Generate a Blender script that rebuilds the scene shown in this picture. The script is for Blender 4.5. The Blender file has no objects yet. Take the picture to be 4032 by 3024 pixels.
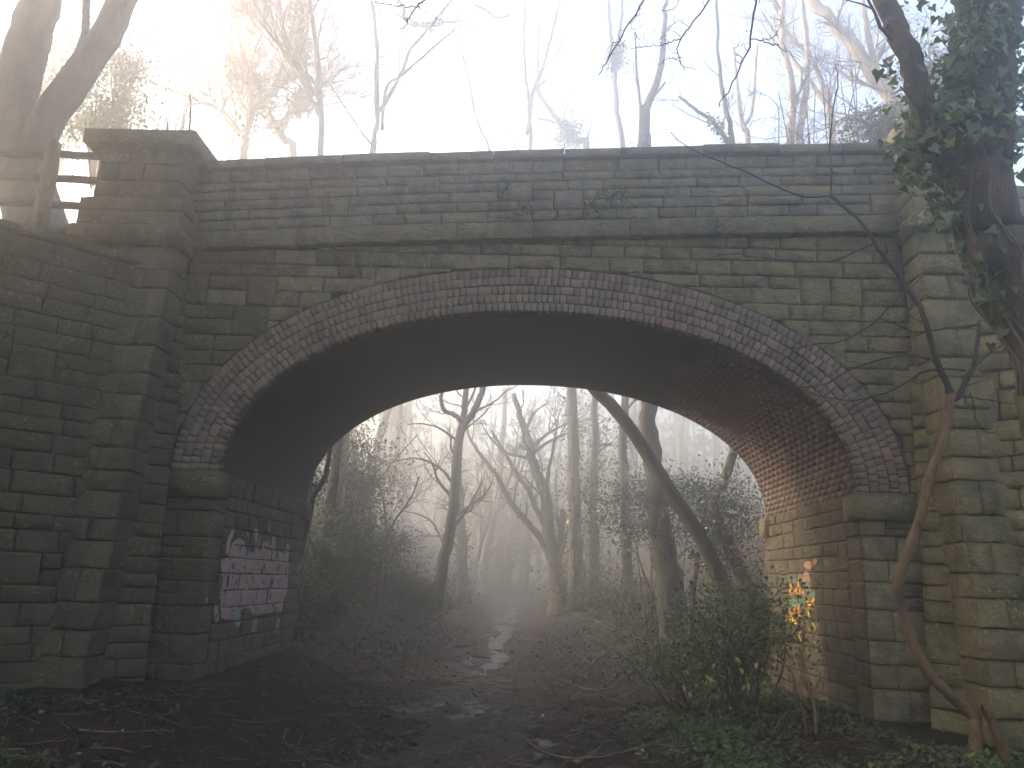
import bpy, math, random
import numpy as np
from mathutils import Matrix, Vector, noise as mnoise
from mathutils.bvhtree import BVHTree

# ------------------------------------------------------------------ camera
F = 3050.0; PW, PH = 4032, 3024
EYE = np.array([0.0, -9.6, 1.6])
_y = np.array([2103.0 - PW / 2, 2288.0 - PH / 2, F]); _y /= np.linalg.norm(_y)
_roll = math.radians(2.2)
_n = np.cross(_y, np.array([math.cos(_roll), math.sin(_roll), 0.0])); _n /= np.linalg.norm(_n)
if _n[1] < 0: _n = -_n
AX = np.stack([np.cross(_y, -_n), _y, -_n], 0)          # world axes seen in the camera frame
scene = bpy.context.scene
COL = scene.collection
cam_data = bpy.data.cameras.new('camera')
cam_data.sensor_fit = 'HORIZONTAL'; cam_data.sensor_width = 36.0
cam_data.lens = F * 36.0 / PW
cam_data.clip_start = 0.05; cam_data.clip_end = 1000.0
cam = bpy.data.objects.new('camera', cam_data); COL.objects.link(cam)
_r, _u, _b = AX[:, 0], -AX[:, 1], -AX[:, 2]
cam.matrix_world = Matrix(((_r[0], _u[0], _b[0], EYE[0]), (_r[1], _u[1], _b[1], EYE[1]), (_r[2], _u[2], _b[2], EYE[2]), (0, 0, 0, 1)))
scene.camera = cam

# ------------------------------------------------------------------ sky, sun, exposure
SUN_DIR = np.array([-0.95, 0.31, 0.0]); SUN_DIR /= np.linalg.norm(SUN_DIR)
SUN_EL = math.radians(20.0)
SUN_DIR = np.array([SUN_DIR[0] * math.cos(SUN_EL), SUN_DIR[1] * math.cos(SUN_EL), math.sin(SUN_EL)])
world = bpy.data.worlds.new("World"); scene.world = world; world.use_nodes = True
_nt = world.node_tree; _nt.nodes.clear()
_out = _nt.nodes.new('ShaderNodeOutputWorld'); _bg = _nt.nodes.new('ShaderNodeBackground'); _sky = _nt.nodes.new('ShaderNodeTexSky')
_sky.sky_type = 'NISHITA'; _sky.sun_disc = False
_sky.sun_elevation = SUN_EL; _sky.sun_rotation = math.atan2(SUN_DIR[0], SUN_DIR[1])
_sky.air_density = 0.8; _sky.dust_density = 5.0; _sky.ozone_density = 0.25
_bg.inputs['Strength'].default_value = 0.15
_nt.links.new(_sky.outputs[0], _bg.inputs['Color']); _nt.links.new(_bg.outputs[0], _out.inputs['Surface'])
sun_data = bpy.data.lights.new('sun', 'SUN'); sun_data.energy = 2.0; sun_data.angle = math.radians(0.5); sun_data.color = (1.0, 0.83, 0.58)
sun = bpy.data.objects.new('sun', sun_data); COL.objects.link(sun)
sun.rotation_euler = Vector(-SUN_DIR).to_track_quat('-Z', 'Y').to_euler(); sun.location = (-20, 15, 30)
scene.view_settings.view_transform = 'Standard'; scene.view_settings.look = 'None'
scene.view_settings.gamma = 1.0; scene.view_settings.use_curve_mapping = False
scene.view_settings.exposure = 2.65
HAZE_DENSITY = 0.0245; HAZE_ANISO = 0.87
cy = scene.cycles
cy.use_denoising = True
try: cy.denoiser = 'OPENIMAGEDENOISE'
except Exception: pass
cy.max_bounces = 6; cy.diffuse_bounces = 3; cy.glossy_bounces = 2; cy.transmission_bounces = 2; cy.volume_bounces = 3; cy.transparent_max_bounces = 8
cy.sample_clamp_indirect = 6.0; cy.caustics_reflective = False; cy.caustics_refractive = False

# ------------------------------------------------------------------ helpers
def at(px, py, Y):
    """A point of the photograph (on its 2212 wide preview) taken to the world at distance plane y = Y."""
    k = PW / 2212.0
    v = AX @ np.array([px * k - PW / 2, py * k - PH / 2, F])
    return EYE + v * ((Y - EYE[1]) / v[1])

def on_x(px, py, X):
    k = PW / 2212.0
    v = AX @ np.array([px * k - PW / 2, py * k - PH / 2, F])
    return EYE + v * ((X - EYE[0]) / v[0])

class MB:
    """collects vertices and faces and links them as ONE mesh object"""
    def __init__(s): s.v = []; s.f = []; s.n = 0
    def add(s, verts, faces):
        verts = np.asarray(verts, dtype=np.float64).reshape(-1, 3)
        for fa in faces:
            fa = np.asarray(fa, dtype=np.int64)
            if fa.size: s.f.append(fa + s.n)
        s.v.append(verts); s.n += len(verts)
    def tube(s, pts, rad, sides=5, rough=0.0, rng=None, cap=True):
        pts = np.asarray(pts, float); n = len(pts)
        rad = np.broadcast_to(np.asarray(rad, float), (n,))
        t = np.gradient(pts, axis=0); t /= np.linalg.norm(t, axis=1)[:, None] + 1e-9
        m = np.abs(t.mean(0)); ref = np.eye(3)[int(np.argmin(m))]
        u = np.cross(t, ref); u /= np.linalg.norm(u, axis=1)[:, None] + 1e-9
        w = np.cross(t, u)
        a = np.arange(sides) * (2 * math.pi / sides)
        rr = rad[:, None]
        if rough and rng is not None: rr = rr * (1 + rough * (rng.random((n, sides)) - .5))
        else: rr = rr * np.ones((1, sides))
        ring = pts[:, None, :] + rr[..., None] * (np.cos(a)[None, :, None] * u[:, None, :] + np.sin(a)[None, :, None] * w[:, None, :])
        i = np.arange(n - 1)[:, None] * sides; j = np.arange(sides)[None, :]; k = (j + 1) % sides
        q = np.stack([i + j, i + k, i + sides + k, i + sides + j], -1).reshape(-1, 4)
        fs = [q]
        if cap and sides >= 3:
            e = (n - 1) * sides
            fs.append(np.array([[e, e + b, e + b + 1] for b in range(1, sides - 1)]))
            fs.append(np.array([[0, b + 1, b] for b in range(1, sides - 1)]))
        s.add(ring.reshape(-1, 3), fs)
    def box(s, x0, x1, y0, y1, z0, z1):
        v = [(x, y, z) for z in (z0, z1) for y in (y0, y1) for x in (x0, x1)]
        s.add(v, [np.array([[0, 2, 3, 1], [4, 5, 7, 6], [0, 1, 5, 4], [2, 6, 7, 3], [0, 4, 6, 2], [1, 3, 7, 5]])])
    def mesh(s, name, mat, smooth=False):
        me = bpy.data.meshes.new(name)
        v = np.concatenate(s.v) if s.v else np.zeros((0, 3))
        me.vertices.add(len(v)); me.vertices.foreach_set('co', v.astype(np.float32).ravel())
        loops = np.concatenate([f.ravel() for f in s.f]); tot = np.concatenate([np.full(len(f), f.shape[1]) for f in s.f])
        me.loops.add(len(loops)); me.loops.foreach_set('vertex_index', loops.astype(np.int32))
        st = np.zeros(len(tot), np.int64); st[1:] = np.cumsum(tot)[:-1]
        me.polygons.add(len(tot)); me.polygons.foreach_set('loop_start', st.astype(np.int32))
        if smooth: me.polygons.foreach_set('use_smooth', np.ones(len(tot), bool))
        me.update(calc_edges=True); me.validate()
        if mat: me.materials.append(mat)
        return me
    def build(s, name, mat, parent=None, smooth=False, loc=None):
        if loc is not None:
            s.v = [x - np.asarray(loc, float) for x in s.v]
        o = bpy.data.objects.new(name, s.mesh(name, mat, smooth)); COL.objects.link(o)
        if parent is not None: o.parent = parent
        if loc is not None: o.location = loc
        return o

def tag(o, label=None, cat=None, group=None, kind=None):
    if label: o['label'] = label
    if cat: o['category'] = cat
    if group: o['group'] = group
    if kind: o['kind'] = kind
    return o

def thing(name, label, cat, loc=(0, 0, 0), group=None):
    o = bpy.data.objects.new(name, None); COL.objects.link(o); o.location = loc; o.empty_display_size = .2
    return tag(o, label, cat, group)

def copy_tree(o, parent=None):
    c = o.copy(); COL.objects.link(c); c.parent = parent
    for ch in list(o.children): copy_tree(ch, c)
    return c

def sstep(x, a, b):
    t = np.clip((np.asarray(x, float) - a) / (b - a), 0, 1); return t * t * (3 - 2 * t)

def vnoise(x, y, s, seed=0.0):
    return mnoise.noise(Vector((x * s + seed, y * s - seed * 1.7, seed)))

# ------------------------------------------------------------------ materials
def mat_new(name):
    m = bpy.data.materials.new(name); m.use_nodes = True
    nt = m.node_tree; b = nt.nodes['Principled BSDF']
    return m, nt, b

class N:
    """small node-writing shorthand"""
    def __init__(s, nt): s.nt = nt; s.pos = nt.nodes.new('ShaderNodeNewGeometry')
    def node(s, t, **k):
        n = s.nt.nodes.new(t)
        for a, b in k.items(): setattr(n, a, b)
        return n
    def link(s, a, b): s.nt.links.new(a, b)
    def scaled(s, sc):
        m = s.node('ShaderNodeMapping'); m.inputs['Scale'].default_value = sc; s.link(s.pos.outputs['Position'], m.inputs['Vector']); return m.outputs[0]
    def noise(s, scale, detail=4, rough=.6, vec=None, dist=0.0):
        n = s.node('ShaderNodeTexNoise'); n.inputs['Scale'].default_value = scale; n.inputs['Detail'].default_value = detail
        n.inputs['Roughness'].default_value = rough; n.inputs['Distortion'].default_value = dist
        s.link(vec if vec is not None else s.pos.outputs['Position'], n.inputs['Vector']); return n.outputs['Fac']
    def voro(s, scale, vec=None):
        n = s.node('ShaderNodeTexVoronoi'); n.inputs['Scale'].default_value = scale
        s.link(vec if vec is not None else s.pos.outputs['Position'], n.inputs['Vector']); return n.outputs['Distance']
    def ramp(s, f, a, b, v0=0.0, v1=1.0):
        n = s.node('ShaderNodeMapRange'); n.interpolation_type = 'SMOOTHSTEP'
        n.inputs['From Min'].default_value = a; n.inputs['From Max'].default_value = b; n.inputs['To Min'].default_value = v0; n.inputs['To Max'].default_value = v1
        s.link(f, n.inputs['Value']); return n.outputs[0]
    def math(s, op, a, b):
        n = s.node('ShaderNodeMath', operation=op)
        for i, x in enumerate((a, b)):
            if isinstance(x, (int, float)): n.inputs[i].default_value = x
            else: s.link(x, n.inputs[i])
        return n.outputs[0]
    def mix(s, f, a, b, mode='MIX'):
        n = s.node('ShaderNodeMix', data_type='RGBA', blend_type=mode)
        if isinstance(f, (int, float)): n.inputs[0].default_value = f
        else: s.link(f, n.inputs[0])
        for i, x in ((6, a), (7, b)):
            if isinstance(x, tuple): n.inputs[i].default_value = (*x, 1.0)
            else: s.link(x, n.inputs[i])
        return n.outputs[2]
    def rnd(s):
        """one random number for each object and each loose piece of a joined mesh"""
        o = s.node('ShaderNodeObjectInfo'); a = s.math('ADD', o.outputs['Random'], s.pos.outputs['Random Per Island']); return s.math('FRACT', a, 0.0)
    def bump(s, h, dist, strength=1.0, nrm=None):
        n = s.node('ShaderNodeBump'); n.inputs['Distance'].default_value = dist; n.inputs['Strength'].default_value = strength
        s.link(h, n.inputs['Height'])
        if nrm is not None: s.link(nrm, n.inputs['Normal'])
        return n.outputs[0]

def stone_mat(name, c_dark, c_mid, c_light, moss=.5, lichen=.5, soot=.5, runs=.2):
    m, nt, b = mat_new(name); g = N(nt); r = g.rnd()
    base = g.mix(g.ramp(r, 0, 1), c_dark, c_mid)
    base = g.mix(g.ramp(g.noise(5.0, 5, .65), .35, .72), base, c_light)
    base = g.mix(g.math('MULTIPLY', g.ramp(g.noise(28, 4, .7), .45, .7), .55), base, c_dark)
    st = g.noise(1.0, 4, .6, g.scaled((2.6, 2.6, .55)))
    base = g.mix(g.math('MULTIPLY', g.ramp(st, .5, .72), soot), base, (.028, .026, .026))
    sep = g.node('ShaderNodeSeparateXYZ'); g.link(g.pos.outputs['Normal'], sep.inputs[0])
    up = g.ramp(sep.outputs['Z'], .15, .75)
    mo = g.math('MULTIPLY', g.ramp(g.noise(2.2, 5, .65), .42, .68), moss)
    mo = g.math('MAXIMUM', mo, g.math('MULTIPLY', up, min(1, moss + .35)))
    base = g.mix(mo, base, (.115, .105, .045))
    li = g.math('MULTIPLY', g.ramp(g.noise(30, 3, .55), .58, .64), g.ramp(g.noise(1.9, 3, .6), .44, .60))
    base = g.mix(g.math('MULTIPLY', li, lichen), base, (.42, .37, .14))
    rn = g.math('MULTIPLY', g.ramp(g.noise(1.0, 3, .6, g.scaled((9, 9, .8))), .62, .70), g.ramp(g.noise(1.2, 3, .6), .48, .62))
    base = g.mix(g.math('MULTIPLY', rn, runs), base, (.42, .40, .24))
    g.link(base, b.inputs['Base Color']); b.inputs['Roughness'].default_value = .86
    h = g.math('ADD', g.math('MULTIPLY', g.noise(9, 7, .72, g.scaled((1, 1, 1.7))), 1.0), g.math('MULTIPLY', g.noise(48, 4, .7), .3))
    g.link(g.bump(h, .06, 1.0), b.inputs['Normal'])
    return m

def brick_mat(name, c0, c1, c2, lime=.4, soot=.5, gloss=.55, flue=False):
    m, nt, b = mat_new(name); g = N(nt); r = g.rnd()
    base = g.mix(g.ramp(r, 0, .75), c0, c1)
    base = g.mix(g.math('MULTIPLY', g.ramp(r, .82, .96), .8), base, c2)
    base = g.mix(g.math('MULTIPLY', g.ramp(g.noise(9, 5, .7), .45, .75), .6), base, c0)
    base = g.mix(g.math('MULTIPLY', g.ramp(g.noise(1.3, 4, .6), .46, .62), soot), base, (.014, .013, .013))
    li = g.math('MULTIPLY', g.ramp(g.noise(14, 3, .6), .64, .75), g.ramp(g.noise(1.6, 3, .6), .44, .6))
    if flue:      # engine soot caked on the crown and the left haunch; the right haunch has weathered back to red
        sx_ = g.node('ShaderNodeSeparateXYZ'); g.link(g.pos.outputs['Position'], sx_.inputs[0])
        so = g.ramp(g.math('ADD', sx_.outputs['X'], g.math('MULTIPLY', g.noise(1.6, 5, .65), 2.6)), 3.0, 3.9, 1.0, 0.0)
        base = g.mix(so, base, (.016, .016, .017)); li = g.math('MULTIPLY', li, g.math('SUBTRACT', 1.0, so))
    base = g.mix(g.math('MULTIPLY', li, lime), base, (.38, .34, .26))
    g.link(base, b.inputs['Base Color']); b.inputs['Roughness'].default_value = gloss
    g.link(g.bump(g.noise(45, 5, .7), .008, .8), b.inputs['Normal'])
    return m

def plain_mat(name, c0, c1, scale=8, rough=.85, bump=.02, vec=(1, 1, 1), bscale=None, c2=None, moss=0.0, spec=.5):
    m, nt, b = mat_new(name); g = N(nt); v = g.scaled(vec)
    base = g.mix(g.ramp(g.noise(scale, 5, .65, v), .32, .7), c0, c1)
    base = g.mix(g.math('MULTIPLY', g.rnd(), .35), base, c1)
    if c2: base = g.mix(g.ramp(g.noise(scale * .22, 4, .6, v), .5, .68), base, c2)
    if moss: base = g.mix(g.math('MULTIPLY', g.ramp(g.noise(2.6, 4, .6), .45, .65), moss), base, (.07, .085, .03))
    g.link(base, b.inputs['Base Color']); b.inputs['Roughness'].default_value = rough
    b.inputs['Specular IOR Level'].default_value = spec
    if bump: g.link(g.bump(g.noise(bscale or scale * 3, 5, .7, v), bump, .9), b.inputs['Normal'])
    return m

def leaf_mat(name, c0, c1, c2, rough=.4, trans=.25):
    m, nt, b = mat_new(name); g = N(nt); r = g.rnd()
    base = g.mix(r, c0, c1)
    base = g.mix(g.ramp(r, .9, .97), base, c2)
    base = g.mix(g.math('MULTIPLY', g.ramp(g.noise(1.1, 3), .4, .65), .5), base, c0)
    g.link(base, b.inputs['Base Color']); b.inputs['Roughness'].default_value = rough
    t = nt.nodes.new('ShaderNodeBsdfTranslucent'); g.link(base, t.inputs['Color'])
    mx = nt.nodes.new('ShaderNodeMixShader'); mx.inputs[0].default_value = trans
    o = nt.nodes['Material Output']
    g.link(b.outputs[0], mx.inputs[1]); g.link(t.outputs[0], mx.inputs[2]); g.link(mx.outputs[0], o.inputs['Surface'])
    return m

M = {}
M['stone'] = stone_mat('sandstone', (.135, .113, .070), (.27, .225, .132), (.36, .30, .175), .45, .85, .5)
M['stone_parapet'] = stone_mat('parapet_sandstone', (.14, .128, .10), (.25, .225, .17), (.32, .285, .205), .35, .45, .5)
M['stone_mossy'] = stone_mat('mossy_sandstone', (.135, .115, .060), (.265, .22, .112), (.345, .285, .145), .5, 1.0, .5, .5)
M['stone_dark'] = stone_mat('dark_sandstone', (.050, .039, .024), (.096, .076, .047), (.142, .113, .070), .3, .55, .55)  # darker sandstone, mostly for the left side and the jambs
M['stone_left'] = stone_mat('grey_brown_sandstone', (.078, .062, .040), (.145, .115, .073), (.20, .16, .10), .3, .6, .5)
M['stone_dressed'] = stone_mat('dressed_sandstone', (.135, .12, .075), (.215, .19, .11), (.28, .245, .14), .6, 1.0, .4, .3)
M['brick'] = brick_mat('blue_brown_brick', (.145, .108, .080), (.25, .188, .140), (.29, .165, .11), .6, .25, .75)
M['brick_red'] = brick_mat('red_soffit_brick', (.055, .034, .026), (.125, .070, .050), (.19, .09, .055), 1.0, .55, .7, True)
M['mortar'] = plain_mat('dark_mortar', (.035, .032, .028), (.07, .065, .055), 9, .95, .01)
M['soil'] = plain_mat('leaf_mould_soil', (.014, .009, .006), (.046, .030, .019), 5, .9, .04, c2=(.022, .024, .010), spec=.12)
M['bark'] = plain_mat('grey_bark', (.045, .038, .030), (.12, .105, .080), 14, .9, .02, (1, 1, .25), 30, moss=.35)
M['bark_grey'] = plain_mat('smooth_grey_bark', (.10, .085, .075), (.19, .165, .145), 6, .9, .03, (1, 1, .3), 20, moss=.45)
M['bark_mist'] = plain_mat('mist_faded_bark', (.15, .145, .125), (.28, .27, .23), 10, .9, .015, (1, 1, .3), 25)  # pale grey: the fade of the mist is painted into the far bark
M['bark_dark'] = plain_mat('dark_bark', (.020, .016, .013), (.055, .044, .034), 12, .9, .03, (1, 1, .2), 26, moss=.2)
M['bark_pale'] = plain_mat('pale_bark', (.19, .155, .115), (.36, .30, .22), 10, .9, .015, (1, 1, .3), 25)
M['ivy_stem'] = plain_mat('ivy_stem_bark', (.06, .042, .028), (.15, .11, .075), 20, .9, .006)
M['bark_brown'] = plain_mat('brown_fissured_bark', (.035, .026, .019), (.12, .085, .058), 9, .95, .05, (1, 1, .25), 18, moss=.5)
M['bark_orange'] = plain_mat('orange_brown_bark', (.085, .050, .024), (.22, .13, .06), 26, .8, .012, (1, 1, .6), 60, c2=(.055, .040, .026))
M['twig'] = plain_mat('twig_bark', (.045, .034, .026), (.10, .075, .055), 10, .9, 0)
M['twig_warm'] = plain_mat('warm_twig_bark', (.16, .11, .075), (.32, .23, .15), 10, .9, 0)
M['wood'] = plain_mat('weathered_fence_wood', (.075, .062, .046), (.16, .135, .10), 8, .85, .01, (1, 1, 1), 30, moss=.6)
M['ivy'] = leaf_mat('ivy_leaf', (.048, .074, .020), (.12, .17, .050), (.22, .22, .06), .52, .25)
M['bush_leaf'] = leaf_mat('bush_leaf', (.052, .080, .026), (.155, .20, .07), (.24, .24, .09), .35, .3)
M['ivy_pale'] = leaf_mat('pale_ivy_leaf', (.05, .075, .025), (.10, .125, .04), (.2, .2, .06), .45, .3)  # lighter leaf; on the far trees and wood it paints in mist fade
M['holly'] = leaf_mat('holly_leaf', (.010, .022, .013), (.032, .055, .032), (.08, .10, .045), .28, .12)
M['scrub'] = leaf_mat('scrub_leaf', (.018, .032, .014), (.05, .075, .030), (.13, .12, .04), .5, .25)
M['yellow'] = leaf_mat('yellow_leaf', (.34, .30, .07), (.50, .45, .12), (.50, .45, .14), .5, .35)
M['litter'] = leaf_mat('fallen_leaf', (.020, .012, .008), (.075, .042, .024), (.22, .16, .07), .6, .05)
M['clover'] = leaf_mat('ground_leaf', (.022, .045, .012), (.06, .11, .025), (.10, .14, .04), .5, .25)
M['stick'] = plain_mat('dead_stick', (.07, .05, .035), (.20, .14, .095), 12, .85, .004)

# ------------------------------------------------------------------ ground
X0, HALF, ZS, RISE, PN = -0.04, 3.98, 2.80, 2.22, 2.1     # arch: centre, half span, springing height, rise, curve power
DEPTH = 3.95; RING = 0.60
JR, JL = 3.91, -4.02                                       # abutment faces under the arch

def hgt(x, y):
    x = np.asarray(x, float); y = np.asarray(y, float)
    ax = np.abs(x + .35)
    t = sstep(y, 3.4, 8.5)
    bank = np.interp(ax, [0, 2.0, 4.0, 6.0, 9.0, 12.0, 16.0, 60.0], [0, .05, .5, 1.7, 3.8, 5.4, 5.9, 6.4])
    near = np.where(x < 0, .34 * sstep(ax, 1.6, 3.8), .16 * sstep(ax, 2.2, 4.2))
    h = near * (1 - t) + bank * t + .018 * np.maximum(y - 4, 0)
    h = h + .05 * np.sin(x * 1.9 + 1.3 * np.sin(y * .8)) * np.sin(y * 1.3 + .7) * sstep(ax, .3, 1.5) + .018 * np.sin(x * 7.1 + y * 3.0) * np.sin(y * 6.3 - x * 2.2)
    return h

def sheet(name, xs, ys, mat, dz=0.0, mask=None, jitter=0.0, hf=hgt, kind='structure'):
    xx, yy = np.meshgrid(xs, ys, indexing='xy')
    zz = hf(xx, yy) + dz
    if jitter: zz = zz + np.random.default_rng(3).normal(0, jitter, zz.shape) * (np.abs(yy) < 14)
    nx, ny = len(xs), len(ys)
    i = np.arange(ny - 1)[:, None] * nx; j = np.arange(nx - 1)[None, :]
    q = np.stack([i + j, i + j + 1, i + nx + j + 1, i + nx + j], -1)
    if mask is not None:
        cx = .25 * (xx[:-1, :-1] + xx[1:, :-1] + xx[:-1, 1:] + xx[1:, 1:]); cyy = .25 * (yy[:-1, :-1] + yy[1:, :-1] + yy[:-1, 1:] + yy[1:, 1:])
        q = q[mask(cx, cyy)]
    mb = MB(); mb.add(np.stack([xx, yy, zz], -1), [q.reshape(-1, 4)])
    return tag(mb.build(name, mat, smooth=True), kind=kind)

gx = np.concatenate([np.linspace(-118, -16, 26), np.arange(-14, -5, .5), np.arange(-5, 5.01, .09), np.arange(5.5, 14.1, .5), np.linspace(16, 118, 26)])
gy = np.concatenate([np.linspace(-60, -14, 12), np.arange(-12, -5, .5), np.arange(-5, 6, .09), np.arange(6, 14, .2), np.arange(14, 40, .5), np.linspace(41, 118, 30)])
sheet('ground', gx, gy, M['soil'], jitter=.012)

def path_mid(y): return -.55 - .12 * np.sin(y * .22) - .022 * y * (y > 0)
def path_mask(x, y):
    e = .85 + .25 * np.sin(y * 1.7) + .18 * np.sin(y * 4.1 + x)
    return np.abs(x - path_mid(y)) < e
mud, nt, b = mat_new('wet_mud'); g = N(nt)
wet = g.ramp(g.noise(1.1, 5, .65, g.scaled((1.2, .5, 1))), .50, .66)
g.link(g.mix(wet, g.mix(g.ramp(g.noise(14, 5, .7), .3, .7), (.022, .015, .011), (.055, .038, .028)), (.016, .012, .010)), b.inputs['Base Color'])
g.link(g.ramp(wet, 0, 1, .85, .35), b.inputs['Roughness'])
g.link(g.bump(g.noise(16, 6, .7), .05, .6), b.inputs['Normal'])
b.inputs['Specular IOR Level'].default_value = .25
sheet('path', np.arange(-3.2, 2.0, .07), np.concatenate([np.arange(-7, 14, .09), np.arange(14, 45, .3)]), mud, dz=.008, mask=path_mask, jitter=.006)

# ------------------------------------------------------------------ stone pieces
rs = np.random.default_rng(11)

def lay(u0, u1, v0, v1, rng, hmin=.16, hmax=.23, wmin=.28, wmax=.72, jump=.16):
    """rough courses of squared stone with the odd stone two courses high: [(u0, u1, v0, v1)]"""
    out = []; v = v0; prev = []
    while v < v1 - .05:
        h = rng.uniform(hmin, hmax)
        if v1 - v - h < hmin * .8: h = v1 - v
        t = v + h; u = u0; nxt = []
        u += 0
        segs = sorted(prev); k = 0
        while u < u1 - .02:
            while k < len(segs) and segs[k][1] <= u + 1e-6: k += 1
            if k < len(segs) and segs[k][0] <= u + 1e-6: u = segs[k][1]; continue
            lim = segs[k][0] if k < len(segs) else u1
            w = rng.uniform(wmin, wmax)
            if lim - u - w < wmin * .6: w = lim - u
            if w < .5 and rng.random() < jump and t + hmin < v1 and w > .2:
                h2 = None; nxt.append((u, u + w)); out.append([u, u + w, v, None, t])
            else: out.append((u, u + w, v, t))
            u += w
        # close the tall stones of the course below
        for o in out:
            if isinstance(o, list) and o[3] is None and abs(o[4] - v) < 1e-6: o[3] = t
        prev = nxt; v = t
    return [(o[0], o[1], o[2], o[3] if o[3] is not None else o[4]) if isinstance(o, list) else o for o in out]

def stone_mesh(name, fmap, ub, zb, ut, zt, rng, mat, proud=.03, joint=.0055, skirt=.045, rough=1.0, nv=2):
    """one squared rock-faced block: a slack grid of points standing proud of its own margins, with sides that go back into the joint"""
    ub, zb, ut, zt = (np.asarray(a, float) for a in (ub, zb, ut, zt)); n = len(ub)
    ub = ub.copy(); ut = ut.copy(); ub[0] += joint; ut[0] += joint; ub[-1] -= joint; ut[-1] -= joint
    zb = zb + joint; zt = zt - joint
    tv = np.concatenate([[0.0], np.linspace(.11, .89, nv), [1.0]]); m = len(tv)
    U = ub[None, :] + (ut - ub)[None, :] * tv[:, None]; V = zb[None, :] + (zt - zb)[None, :] * tv[:, None]
    h = float(np.mean(zt - zb))
    U = U + rng.normal(0, .0035, U.shape); V = V + rng.normal(0, .0035, V.shape)
    D = np.zeros((m, n)); base = proud * rng.uniform(.45, 1.0)
    slope = rng.normal(0, .35) * proud
    D[1:-1, 1:-1] = base + slope * (tv[1:-1, None] - .5) + rng.normal(0, .42 * proud * rough, (m - 2, n - 2))
    D[1:-1, 1:-1] = np.maximum(D[1:-1, 1:-1], .004)
    D[0, :] = D[-1, :] = rng.uniform(-.002, .006); D[:, 0] = D[:, -1] = rng.uniform(-.002, .006)
    if rng.random() < .22 and n > 4: D[1, 1:-1] *= .25
    P = fmap(U, V, D).reshape(-1, 3)
    per = [(0, j) for j in range(n)] + [(i, n - 1) for i in range(1, m)] + [(m - 1, j) for j in range(n - 2, -1, -1)] + [(i, 0) for i in range(m - 2, 0, -1)]
    pi = np.array([i * n + j for i, j in per]); U2 = U.ravel()[pi]; V2 = V.ravel()[pi]
    B = fmap(U2, V2, np.full(len(pi), -skirt)).reshape(-1, 3)
    fs = []
    for i in range(m - 1):
        for j in range(n - 1): fs.append((i * n + j, i * n + j + 1, (i + 1) * n + j + 1, (i + 1) * n + j))
    K = len(pi); q = m * n
    for k in range(K): fs.append((pi[k], q + k, q + (k + 1) % K, pi[(k + 1) % K]))
    mb = MB(); mb.add(np.concatenate([P, B]), [np.array(fs)])
    return mb

def put_stone(parent, name, fmap, rect, rng, mat, **k):
    u0, u1, v0, v1 = rect
    n = 2 + max(2, int(round((u1 - u0) / .13)))
    s = np.concatenate([[0], np.linspace(.055, .945, n - 2), [1]]); u = u0 + (u1 - u0) * s
    o = np.full(n, 1.0)
    return stone_mesh(name, fmap, u, o * v0, u, o * v1, rng, mat, **k).build(name, mat, parent)

# ------------------------------------------------------------------ the bridge
def zc(x): x = np.asarray(x, float); return -.00177 * x * x + .0509 * x + 6.018     # underside of the string course: the road climbs to the right
def arch_z(x, a, b):
    t = 1 - (np.abs(np.asarray(x, float) - X0) / a) ** PN
    return np.where(t > 0, ZS + b * np.maximum(t, 0) ** (1 / PN), -9.0)
def intr(x): return arch_z(x, HALF, RISE)
def extr(x): return arch_z(x, HALF + RING, RISE + RING)
PIL_X = {-1: -4.78, 1: 4.72}
def pil_y(z): return -.43 - .11 * np.maximum(0, 5.45 - np.asarray(z, float))

bridge = thing('stone_bridge', 'mossy stone arch bridge with a brick arch ring spanning the muddy path', 'bridge', (0, 0, 0))

# solid core behind the facing: it closes the walls, the barrel and the deck
mb = MB()
BRL = .005
xs = np.concatenate([[-10.5, -8, -6, -4.7, HALF * -1 - .05 + X0], X0 + (HALF + BRL) * np.sin(np.linspace(-math.pi / 2, math.pi / 2, 81)), [HALF + .05 + X0, 4.7, 6, 8, 10.5]])
xs = np.unique(np.round(xs, 5))
inside = np.abs(xs - X0) <= HALF + .013
bot = np.where(inside, np.maximum(arch_z(xs, HALF + BRL, RISE + BRL), ZS - .03), -.8)
top = zc(xs) + .25
yf, yb = .035, DEPTH - .03
for i in range(len(xs) - 1):
    a, c = xs[i], xs[i + 1]
    op = inside[i] and inside[i + 1]
    zb0, zb1 = (bot[i], bot[i + 1]) if op else (-.8, -.8)
    v = [(a, yf, zb0), (c, yf, zb1), (c, yf, top[i + 1]), (a, yf, top[i]), (a, yb, zb0), (c, yb, zb1), (c, yb, top[i + 1]), (a, yb, top[i])]
    mb.add(v, [np.array([[0, 1, 2, 3], [5, 4, 7, 6], [3, 2, 6, 7], [4, 5, 1, 0]])])
for X in (JL - .03, JR + .03): mb.add([(X, yf, -.8), (X, yb, -.8), (X, yb, ZS + .06), (X, yf, ZS + .06)], [np.array([[0, 1, 2, 3]])])
core = mb.build('masonry_core', M['mortar'], bridge)

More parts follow.
